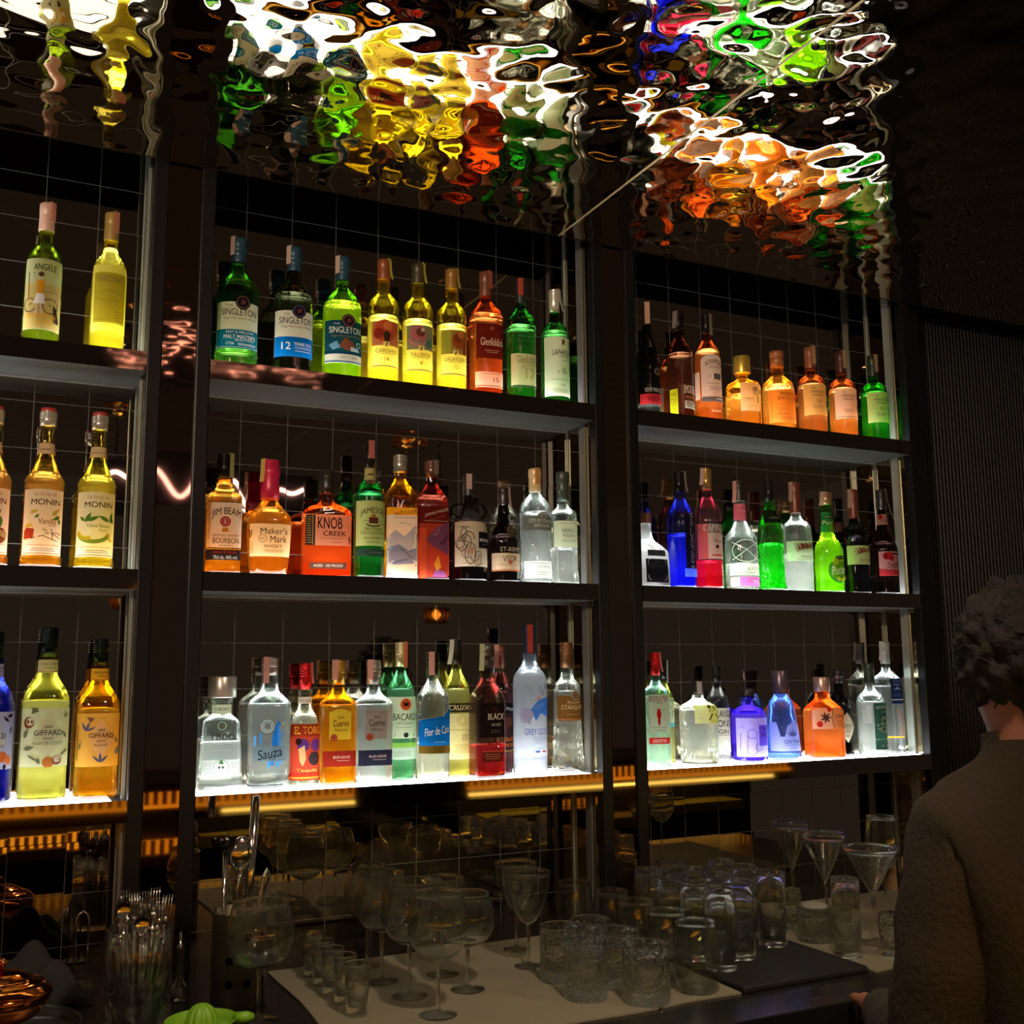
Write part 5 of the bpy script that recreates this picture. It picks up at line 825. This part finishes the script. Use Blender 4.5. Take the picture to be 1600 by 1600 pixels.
HD = ['highball glass at the front left of the black mat', 'highball glass second in the left file of the black mat', 'highball glass third in the left file of the black mat', 'highball glass last in the left file of the black mat', 'highball glass at the front of the middle file', 'highball glass second in the middle file', 'highball glass third in the middle file', 'highball glass last in the middle file', 'highball glass at the front of the right file', 'highball glass second in the right file', 'highball glass last in the right file']
for k, (x, y) in enumerate(H):
    tumbler('highball_glass', x, y, .150, .0315, HD[k], 'highball glasses on the black mat', th=.0015, base=.014, z=TZ + .0125)
tumbler('highball_glass', 1.664, 1.806, .155, .030, 'highball glass alone at the front of the right-hand mat', None, th=.0015, base=.012)
o = tumbler('rocks_glass', 1.690, 1.935, .070, .038, 'short faceted glass under a small pale coaster', None, rib=90, facets=10, th=.003)
mb = MB(); mb.lathe([(.030, 0), (.034, .002), (.026, .008), (.01, .012)], 32); tag(mb.build('coaster', pbr('pale_coaster', (130, 126, 116), .6), None, True, (1.690, 1.935, TZ + .0042 + .0712)), 'small pale domed coaster on the short faceted glass', 'coaster')
for x, y, d in [(1.722, 2.05, 'small straight glass behind the short faceted glass, rear'), (1.765, 1.925, 'small straight glass right of the short faceted glass'), (1.745, 1.766, 'small cut glass nearest the sleeve of the person')]:
    tumbler('small_glass', x, y, .085, .023, d, 'small straight glasses on the right-hand mat', rib=90, base=.012)

# ---------------------------------------------------------------- left end of the counter
r_ = empty('utensil_pot', (.447, 2.092, TZ + .0005), 'perforated steel utensil pot standing behind the large balloon glass', 'pot')
mb = MB(); n = 48; R0 = .050; Hh = .165; vs = []; fs = []; nz = 20; holes = {(k, j) for k in (5, 6, 17, 18, 29, 30, 41, 42) for j in (4, 8, 12)}
M = MB(); M.lathe([(R0, 0), (R0, Hh), (R0 + .002, Hh + .002), (R0 - .002, Hh + .001), (R0 - .002, .003), (.001, .003)], 48); M.build('body', pbr('dull_steel', (150, 138, 120), .38, .9), r_, True)
for k in (-.55, .1, .75):
    for z in (.045, .085, .125):
        h = MB(); a = k; d = Vector((math.sin(a), -math.cos(a), 0)); t = Vector((math.cos(a), math.sin(a), 0)); c = d * (R0 + .0004) + Vector((0, 0, z)); q = 16
        h.add([c] + [c + t * .0075 * math.cos(2*PI*i/q) + Vector((0, 0, 1)) * .0075 * math.sin(2*PI*i/q) for i in range(q)], [(0, i + 1, (i + 1) % q + 1) for i in range(q)]); h.build('hole', pbr('hole_black', (2, 2, 2), 1.0, spec=0), r_)
px, py, pz = .447, 2.092, TZ + .013
def tool(name, pts, rr, label, cat, mat=M_chrome, extra=None, group=None):
    mb = MB(); p0 = Vector(pts[0]); root = empty(name, p0, label, cat, group); mb.tube([Vector(p) - p0 for p in pts], rr, 12); mb.build('handle', mat, root, True)
    if extra: extra(root, p0)
    return root
tool('muddler', [(px + .012, py, pz), (px + .016, py - .004, pz + .2), (px + .022, py - .008, pz + .36)], [.0085, .0085, .0085], 'long straight steel tube standing tallest in the utensil pot', 'muddler')
def scoop(root, p0):
    mb = MB(); c = Vector((px - .002, py - .012, pz + .255)) - p0
    vs = []; fs = []; n = 14
    for j in range(7):
        th = j / 6 * PI * .5
        for k in range(n): a = 2 * PI * k / n; v = Vector((.024 * math.cos(a) * math.sin(th), -.010 * math.cos(th) + .004, .034 * math.sin(a) * math.sin(th))); vs.append(c + v)
    for j in range(6):
        for k in range(n): fs.append((j*n+k, j*n+(k+1)%n, (j+1)*n+(k+1)%n, (j+1)*n+k))
    mb.add(vs, fs); mb.build('bowl', M_chrome, root, True)
tool('serving_spoon', [(px - .015, py - .01, pz), (px - .008, py - .012, pz + .2), (px - .002, py - .012, pz + .228)], .0035, 'round-bowled steel spoon leaning in the utensil pot', 'spoon', extra=scoop)
def scoop2(root, p0):
    mb = MB(); c = Vector((px - .036, py - .012, pz + .262)) - p0
    mb.lathe([(.0, 0), (.012, .004), (.022, .014), (.024, .024)], 20, tuple(c), cap0=False, cap1=False); mb.build('bowl', pbr('dark_steel', (70, 68, 66), .15, 1.0), root, True)
tool('jigger_spoon', [(px - .03, py - .01, pz), (px - .034, py - .012, pz + .262)], .0035, 'dark cup-headed spoon at the left of the utensil pot', 'spoon', extra=scoop2)
tool('ice_tongs', [(px + .018, py - .03, pz), (px + .024, py - .035, pz + .15), (px + .034, py - .036, pz + .215), (px + .040, py - .036, pz + .228), (px + .046, py - .035, pz + .215), (px + .036, py - .02, pz + .15), (px + .030, py - .01, pz)], .004, 'bent steel tongs with a loop end in the utensil pot', 'tongs')
# cutlery jar
jx, jy = .262, 2.035
o = tumbler('cutlery_jar', jx, jy, .165, .055, 'wide clear glass jar packed with forks and spoons', None, th=.003, base=.008, z=TZ + .0005, cat='jar')
rnd = random.Random(3)
for k in range(16):
    a = k * 2.4; ra = .008 + .034 * (k / 16) ** .5; bx, by = jx + .6 * ra * math.cos(a), jy + .6 * ra * math.sin(a); tx, ty = jx + 1.12 * ra * math.cos(a) + .002, jy + 1.12 * ra * math.sin(a)
    hh = .19 + .035 * rnd.random(); z0 = TZ + .012; root = empty('fork' if k % 3 else 'table_spoon', (bx, by, z0), ('steel dinner fork standing tines up in the glass jar' if k % 3 else 'steel spoon standing bowl up in the glass jar'), 'fork' if k % 3 else 'spoon', 'forks in the glass jar' if k % 3 else 'spoons in the glass jar')
    d = Vector((tx - bx, ty - by, hh)); mb = MB(); mb.tube([(0, 0, 0), d * .5, d * .76], [.003, .002, .0025], 6); mb.build('handle', M_chrome, root, True)
    mb = MB()
    if k % 3:
        mb.tube([d * .76, d * .82], [.003, .008], 6)
        for q in (-1.5, -.5, .5, 1.5): mb.tube([d * .81 + Vector((q * .0045, 0, 0)), d + Vector((q * .0048, 0, 0))], [.0016, .0009], 5)
        mb.build('tines', M_chrome, root, True)
    else:
        n = 12; vs = [d * .88 + Vector((.012 * math.cos(2*PI*i/n), 0, .02 * math.sin(2*PI*i/n))) for i in range(n)] + [d * .88 + Vector((0, .006, 0))]
        mb.add(vs, [(i, (i + 1) % n, n) for i in range(n)]); mb.build('bowl', M_chrome, root, True)
# little dasher bottle
r_ = empty('dasher_bottle', (.350, 2.150, TZ + .0005), 'small slender glass dasher bottle between the jar and the pot', 'bottle')
mb = MB(); mb.lathe(dense([(.018, 0), (.0205, .004), (.019, .018), (.010, .035), (.0065, .05), (.0065, .085), (.0085, .092)]), 24); mb.build('glass', glassm((220, 220, 206), .12), r_, True)
mb = MB(); mb.lathe([(.0075, .092), (.0075, .1), (.003, .104), (.002, .125)], 16); mb.build('pourer', M_chrome, r_, True)
# citrus squeezer (two part, green)
M_gr = pbr('green_plastic', (122, 176, 36), .45)
def squeezer(loc, label, rz=0, tilt=0):
    r_ = empty('citrus_squeezer', loc, label, 'juicer', None, rz)
    mb = MB(); n = 72; vs = []; fs = []; J = 14
    for j in range(J + 1):
        t = j / J; z = .008 + .040 * t; rr = .026 * math.sqrt(max(0, 1 - t ** 2.2)) + .001
        for k in range(n): a = 2 * PI * k / n; q = rr * (1 + .09 * math.cos(a * 12) * (1 - t * .4)); vs.append((q * math.sin(a), -q * math.cos(a), z))
    for j in range(J):
        for k in range(n): fs.append((j*n+k, j*n+(k+1)%n, (j+1)*n+(k+1)%n, (j+1)*n+k))
    fs.append(tuple(J * n + k for k in range(n))); mb.add(vs, fs); mb.build('reamer', M_gr, r_, True)
    mb = MB(); mb.lathe(dense([(.030, 0), (.045, .003), (.054, .012), (.060, .020), (.0605, .022), (.058, .021), (.052, .014), (.044, .007), (.026, .006)]), 48, cap1=False); mb.build('dish', M_gr, r_, True)
    mb = MB(); mb.tube([(.056, -.01, .018), (.075, -.014, .019), (.085, -.012, .017)], [.01, .009, .006], 10); mb.build('spout', M_gr, r_, True)
squeezer((.357, 1.955, TZ + .0005), 'bright green ribbed citrus squeezer at the bottom edge of the picture')
# pale shell-like lid beside it
mb = MB(); n = 40; vs = [(0, 0, .03)]; fs = []
for j in range(1, 7):
    th = j / 6 * PI / 2
    for k in range(n): a = 2*PI*k/n; q = .026 * math.sin(th) * (1 + .05 * math.cos(a * 9)); vs.append((q * math.sin(a), -q * math.cos(a), .03 * math.cos(th)))
for k in range(n): fs.append((0, 1 + k, 1 + (k + 1) % n))
for j in range(5):
    for k in range(n): fs.append((1+j*n+k, 1+(j+1)*n+k, 1+(j+1)*n+(k+1)%n, 1+j*n+(k+1)%n))
tag(mesh('squeezed_citrus_half', vs, fs, pbr('citrus_peel', (206, 180, 160), .5), loc=(.212, 1.93, TZ + .0005)), 'pale pinkish ribbed citrus half left of the green squeezer', 'fruit')
# copper bowl, steel tray, dark napkins, wire tongs
r_ = empty('copper_bowl', (.045, 2.045, TZ + .034), 'polished copper lidded bowl at the lower left corner', 'bowl')
M_cop = pbr('copper', (206, 120, 56), .10, 1.0)
mb = MB(); mb.lathe(dense([(.03, 0), (.060, .012), (.076, .034), (.079, .046)]), 48, cap1=False); mb.build('body', M_cop, r_, True)
mb = MB(); mb.lathe(dense([(.081, .046), (.079, .052), (.066, .064), (.052, .068), (.048, .072), (.030, .080), (.012, .083)]), 48); mb.build('lid', M_cop, r_, True)
mb = MB(); mb.lathe([(.004, .083), (.004, .09), (.009, .094), (.009, .099), (.004, .103)], 20); mb.build('knob', M_cop, r_, True)
r_ = empty('steel_tray', (.045, 2.045, TZ + .0005), 'oval steel tray holding the copper bowl', 'tray')
mb = MB(); mb.lathe(dense([(.10, 0), (.122, .006), (.128, .026), (.130, .027), (.126, .024), (.119, .008), (.095, .003)]), 56, cap1=True); mb.build('body', M_steel, r_, True)
for k, (cx, cy, sx_, ry, lab) in enumerate([(.10, 2.262, .085, .3, 'dark folded cloth napkin draped behind the copper bowl'), (-.09, 2.30, .07, -.2, 'second dark cloth napkin, further left beneath the cut-off syrup bottles')]):
    vs = []; n = 26; rn = random.Random(k)
    for j in range(n + 1):
        for i in range(n + 1):
            u, v = i / n * 2 - 1, j / n * 2 - 1; z = .058 * math.exp(-(u * u * 1.8 + v * v * 1.5)) + .012 * math.sin(u * 7 + v * 3 + k) * (1 - abs(v) * .5) + .014 * math.sin(v * 6 - u * 2) + .03
            z *= (1 - max(abs(u), abs(v)) ** 6 * .9); vs.append((u * sx_ * (1 + .1 * math.sin(v * 4)), v * .07, max(.001, z) + .003))
    fs = [(j*(n+1)+i, j*(n+1)+i+1, (j+1)*(n+1)+i+1, (j+1)*(n+1)+i) for j in range(n) for i in range(n)]
    o = mesh('cloth_napkin', vs, fs, pbr('dark_cloth', (46, 44, 44), .95, bump=(300, .3, .002)), loc=(cx, cy, TZ + .0005)); o.rotation_euler.z = ry
    md = o.modifiers.new('solid', 'SOLIDIFY'); md.thickness = .002; md.offset = 1; tag(o, lab, 'napkin')
r_ = empty('wire_hook', (.182, 2.36, TZ + .0005), 'bent bright wire loop standing left of the cutlery jar', 'wire stand')
mb = MB(); mb.tube([(0, 0, 0), (0, 0, .12), (.004, 0, .132), (.012, 0, .138), (.020, 0, .132), (.024, 0, .12), (.022, 0, 0)], .0022, 8); mb.build('wire', M_chrome, r_, True)
mb = MB(); mb.box(-.01, .034, -.02, .02, 0, .003); mb.build('base', M_steel, r_)

# ---------------------------------------------------------------- the bar opposite (seen in the mirror tiles)
r_ = empty('bar_counter', (.9, .55, -1.5), 'front bar with amber lit reeded panels, seen in the mirror tiles', 'counter')
def rb(name, b, mat, par=r_): mb = MB(); mb.box(b[0] - .9, b[1] - .9, b[2] - .55, b[3] - .55, b[4] + 1.5, b[5] + 1.5); return mb.build(name, mat, par)
rb('top_slab', (-1.4, 3.4, .15, .72, -.400, -.372), pbr('dark_wood', (60, 40, 28), .3))
rb('body', (-1.4, 3.4, .18, .60, -1.5, -.402), pbr('black_laminate', (22, 22, 24), .4))
M_amb = emis('amber_light', (236, 148, 28), 1.8); M_amb2 = emis('amber_light_soft', (236, 206, 96), 8)
M_brz = pbr('bronze_panel', (110, 74, 40), .4, .6)
def reeds(x0, x1, y, z0, z1, w, name, mat, back):
    rb(name, (x0, x1, y - .012, y - .006, z0, z1), mat)
    mb = MB(); x = x0
    while x < x1: mb.add([(x - .9, y - .006 - .55, z0 + 1.5), (x + w * .55 - .9, y - .006 - .55, z0 + 1.5), (x + w * .28 - .9, y + .006 - .55, z0 + 1.5), (x - .9, y - .006 - .55, z1 + 1.5), (x + w * .55 - .9, y - .006 - .55, z1 + 1.5), (x + w * .28 - .9, y + .006 - .55, z1 + 1.5)], [(1, 2, 5, 4), (2, 0, 3, 5), (0, 1, 4, 3)]); x += w
    mb.build('reeded_frieze', back, r_)
reeds(-1.3, 3.3, .70, -.445, -.402, .030, 'amber_panel', M_amb, M_brz)
rb('light_lip', (-1.3, 3.3, .69, .715, -.456, -.446), emis('amber_lip', (240, 150, 30), 2.0))
reeds(-1.3, .62, .68, -.612, -.565, .030, 'amber_panel', M_amb, M_brz)
rb('ledge', (-1.3, .62, .60, .70, -.650, -.614), pbr('walnut', (110, 72, 44), .5))
rb('work_shelf', (.74, 3.2, .62, .78, -.640, -.598), pbr('khaki_laminate', (150, 134, 70), .5))
rb('under_light', (.76, 3.2, .69, .712, -.480, -.472), M_amb2)
# pink neon script sign above the front bar
r_ = empty('neon_sign', (.86, -.08, .845), 'pinkish white neon squiggle, seen reflected in the mirror pillar', 'neon sign')
P = []
for i in range(61):
    t = i / 60; P.append((-.46 + .92 * t, 0, .055 * math.sin(t * 15) + .03 * math.sin(t * 31 + 1)))
mb = MB(); mb.tube(P, .010, 10); mb.build('neon_tube', emis('neon', (255, 190, 180), 9), r_, True)
mb = MB(); mb.box(-.5, .5, -.05, -.03, -.12, .12); mb.build('backing', pbr('black_laminate', (22, 22, 24), .4), r_)
for sx in (-.4, .4):
    mb = MB(); mb.tube([(sx, -.04, .12), (sx, -.04, CZ - .845 - .002)], .0015, 6); mb.build('wire', M_post, r_)
# crystal pendants over the room
def pendant(loc, desc):
    r_ = empty('pendant_lamp', loc, desc, 'lamp', 'glass pendant lamps'); H = CZ - loc[2]
    mb = MB(); mb.tube([(0, 0, 0), (0, 0, H - .001)], .004, 8); mb.build('stem', M_steel, r_, True)
    mb = MB()
    for k in range(14):
        a = 2 * PI * k / 14; mb.tube([(.055 * math.cos(a), .055 * math.sin(a), -.07), (.07 * math.cos(a), .07 * math.sin(a), .02)], [.011, .013], 6)
    mb.build('shade', glassm((240, 200, 130), .3), r_, True)
    mb = MB(); mb.lathe([(.005, -.05), (.024, -.03), (.024, -.01), (.008, .01)], 16); mb.build('bulb', emis('warm_bulb', (255, 190, 90), 5), r_, True)
for loc, d in [((.50, -.55, .93), 'crystal pendant lamp, leftmost, glinting in the tiles'), ((2.05, -.60, .98), 'crystal pendant lamp glinting behind the middle whiskies'), ((.62, -.9, .40), 'low crystal pendant seen in the tiles above the syrups'), ((2.36, -.95, .36), 'low crystal pendant seen in the tiles of the middle bay'), ((3.9, .9, .80), 'crystal pendant glinting at the far right of the tiles')]:
    pendant(loc, d)

# ---------------------------------------------------------------- the person at the right
def person():
    bx, by = 1.325, 1.04
    J = {  # name: (x, y, z, radius x, radius y)
     'pelvis': (bx + .02, by - .02, -.70, .15, .13), 'belly': (bx + .01, by - .01, -.55, .145, .12), 'chest': (bx, by, -.36, .155, .125), 'upper': (bx - .005, by + .0, -.225, .135, .10), 'neck': (bx - .005, by - .0, -.135, .062, .062), 'neck2': (bx, by + .01, -.08, .056, .058),
     'head1': (bx + .008, by + .02, -.03, .078, .085), 'head2': (bx + .010, by + .02, .045, .082, .092), 'crown': (bx + .012, by + .015, .085, .06, .068),
     'shL': (bx - .115, by + .045, -.235, .078, .072), 'elL': (bx - .150, by + .075, -.50, .058, .056), 'foL': (bx - .02, by + .27, -.565, .045, .043), 'wrL': (bx + .07, by + .40, -.575, .030, .026),
     'shR': (bx + .125, by - .06, -.24, .078, .072), 'elR': (bx + .22, by - .10, -.50, .056, .054), 'foR': (bx + .30, by + .06, -.56, .044, .042), 'wrR': (bx + .36, by + .18, -.57, .030, .026),
     'hipL': (bx - .06, by + .02, -.80, .10, .10), 'knL': (bx - .07, by + .03, -1.08, .066, .066), 'anL': (bx - .07, by, -1.42, .042, .045), 'toL': (bx - .07, by + .13, -1.475, .036, .022),
     'hipR': (bx + .10, by - .05, -.80, .10, .10), 'knR': (bx + .11, by - .04, -1.08, .066, .066), 'anR': (bx + .11, by - .07, -1.42, .042, .045), 'toR': (bx + .11, by + .06, -1.475, .036, .022)}
    E_ = [('pelvis', 'belly'), ('belly', 'chest'), ('chest', 'upper'), ('upper', 'neck'), ('neck', 'neck2'), ('neck2', 'head1'), ('head1', 'head2'), ('head2', 'crown'), ('upper', 'shL'), ('shL', 'elL'), ('elL', 'foL'), ('foL', 'wrL'), ('upper', 'shR'), ('shR', 'elR'), ('elR', 'foR'), ('foR', 'wrR'),
          ('pelvis', 'hipL'), ('hipL', 'knL'), ('knL', 'anL'), ('anL', 'toL'), ('pelvis', 'hipR'), ('hipR', 'knR'), ('knR', 'anR'), ('anR', 'toR')]
    # hands: palm plus five chains rooted in it
    for s, wr, d0 in (('L', 'wrL', (.55, .80)), ('R', 'wrR', (.35, .93))):
        x, y, z = J[wr][:3]; l = math.hypot(*d0); dx, dy = d0[0] / l, d0[1] / l; nx, ny = dy, -dx; sg = 1 if s == 'L' else -1
        J['pa' + s] = (x + dx * .05, y + dy * .05, z - .006, .033, .015); E_.append((wr, 'pa' + s))
        for f, (off, ln) in enumerate(((-.028, .058), (-.009, .068), (.010, .062), (.028, .046))):
            b = (x + dx * .075 + nx * off, y + dy * .075 + ny * off, z - .008); prev = 'pa' + s
            for q in range(3):
                t = ln * (q + 1) / 3; n_ = f'f{s}{f}{q}'; J[n_] = (b[0] + dx * t, b[1] + dy * t, b[2] - .004 * q * q, .0088 - .0008 * q, .0085 - .0008 * q); E_.append((prev, n_)); prev = n_
        prev = 'pa' + s
        for q in range(2):
            n_ = f't{s}{q}'; J[n_] = (x + dx * (.045 + .018 * q) + nx * sg * (.034 + .014 * q), y + dy * (.045 + .018 * q) + ny * sg * (.034 + .014 * q), z - .012, .010, .0095); E_.append((prev, n_)); prev = n_
    names = list(J); vs = [J[n][:3] for n in names]; me = bpy.data.meshes.new('person'); me.from_pydata(vs, [(names.index(a), names.index(b)) for a, b in E_], [])
    o = bpy.data.objects.new('person', me); COL.objects.link(o)
    sk = o.modifiers.new('skin', 'SKIN'); sv_ = me.skin_vertices[0].data
    for i, n in enumerate(names): sv_[i].radius = J[n][3:5]
    sv_[0].use_root = True; sk.use_smooth_shade = True
    sb = o.modifiers.new('sub', 'SUBSURF'); sb.levels = sb.render_levels = 2
    skin = pbr('skin', (150, 96, 72), .55); knit = pbr('brown_knit', (44, 33, 19), .95, bump=(120, .6, .006)); trs = pbr('dark_trousers', (30, 28, 28), .9); hairm = pbr('dark_hair', (24, 17, 12), .8, bump=(90, .8, .01))
    dg = bpy.context.evaluated_depsgraph_get(); dg.update(); m2 = bpy.data.meshes.new_from_object(o.evaluated_get(dg)); bpy.data.objects.remove(o)
    b = bmesh.new(); b.from_mesh(m2)
    m2.materials.clear(); m2.materials.append(skin)
    b.to_mesh(m2); body = bpy.data.objects.new('person', m2); COL.objects.link(body)
    for p in m2.polygons: p.use_smooth = True
    tag(body, 'person in a brown knitted sweater with dark curly hair, back turned, at the right edge', 'person')
    def garment(name, test, off, mat, extra=0):
        bb = bmesh.new(); bb.from_mesh(m2); bb.normal_update()
        bmesh.ops.delete(bb, geom=[f for f in bb.faces if not test(f.calc_center_median())], context='FACES')
        for v in bb.verts: v.co += v.normal * (off + extra * math.sin(v.co.z * 60) * math.cos(v.co.x * 50 + v.co.y * 40))
        me3 = bpy.data.meshes.new(name); bb.to_mesh(me3); me3.materials.append(mat)
        for p in me3.polygons: p.use_smooth = True
        g = bpy.data.objects.new(name, me3); COL.objects.link(g); g.parent = body; return g
    wl = Vector(J['wrL'][:3]); wrr = Vector(J['wrR'][:3])
    nothand = lambda c: (c - wl).dot(Vector((.55, .8, 0))) < -.01 or c.z < -.7
    nothand2 = lambda c: (c - wrr).dot(Vector((.35, .93, 0))) < -.01 or (c.x < bx + .2)
    garment('sweater', lambda c: -.78 < c.z < -.095 and ((c - wl).length > .0 and ((c - wl).dot(Vector((.55, .8, 0))) < -.01)) and nothand2(c), .010, knit, .003)
    garment('trousers', lambda c: -1.43 < c.z < -.76, .006, trs)
    garment('shoes', lambda c: c.z <= -1.40, .006, pbr('black_shoe', (16, 16, 16), .4))
    # hair: curly cap with many small lumps, open at the face (+y side)
    vs = []; fs = []; n = 96; J_ = 56; c = Vector((bx + .010, by + .006, .022)); rn = random.Random(5)
    from mathutils import noise
    ca, sa = math.cos(math.radians(62)), math.sin(math.radians(62))
    for j in range(J_ + 1):
        th = PI * .90 * j / J_
        for k in range(n):
            a = 2 * PI * k / n; d = Vector((math.sin(th) * math.cos(a), math.sin(th) * math.sin(a), math.cos(th)))
            d0 = d; d = Vector((d.x * ca - d.y * sa, d.x * sa + d.y * ca, d.z)); rr = .100 + .016 * noise.noise(d * 5.5) + .009 * noise.noise(d * 14); face = max(0, d.y) * max(0, min(1, (th - .9) / .4)); rr *= 1 - .32 * face
            d = d0; vs.append(c + Vector((d.x * rr * 1.0, d.y * rr * 1.04, d.z * rr * 1.02)))
    for j in range(J_):
        for k in range(n): fs.append((j*n+k, (j+1)*n+k, (j+1)*n+(k+1)%n, j*n+(k+1)%n))
    mesh('hair', vs, fs, hairm, body)
    # face on the far side: nose, eyes, mouth, ears
    h = Vector((bx + .010, by + .02, .03)); fr_ = Matrix.Rotation(-math.radians(62), 4, 'Z')
    def blob(name, ctr, rad, mat):
        ctr = fr_ @ (ctr - h) + h; bb = bmesh.new(); bmesh.ops.create_uvsphere(bb, u_segments=16, v_segments=10, radius=1)
        for v in bb.verts: v.co = fr_ @ Vector((v.co.x * rad[0], v.co.y * rad[1], v.co.z * rad[2])) + ctr
        me4 = bpy.data.meshes.new(name); bb.to_mesh(me4); me4.materials.append(mat)
        for p in me4.polygons: p.use_smooth = True
        q = bpy.data.objects.new(name, me4); COL.objects.link(q); q.parent = body
    blob('nose', h + Vector((0, .093, -.035)), (.012, .02, .022), skin)
    for s in (-1, 1):
        blob('eye', h + Vector((s * .03, .080, -.015)), (.012, .008, .007), pbr('eye', (220, 215, 205), .2)); blob('ear', h + Vector((s * .080, .005, -.03)), (.01, .018, .028), skin)
    blob('mouth', h + Vector((0, .086, -.072)), (.022, .008, .006), pbr('lips', (130, 70, 62), .5))
person()
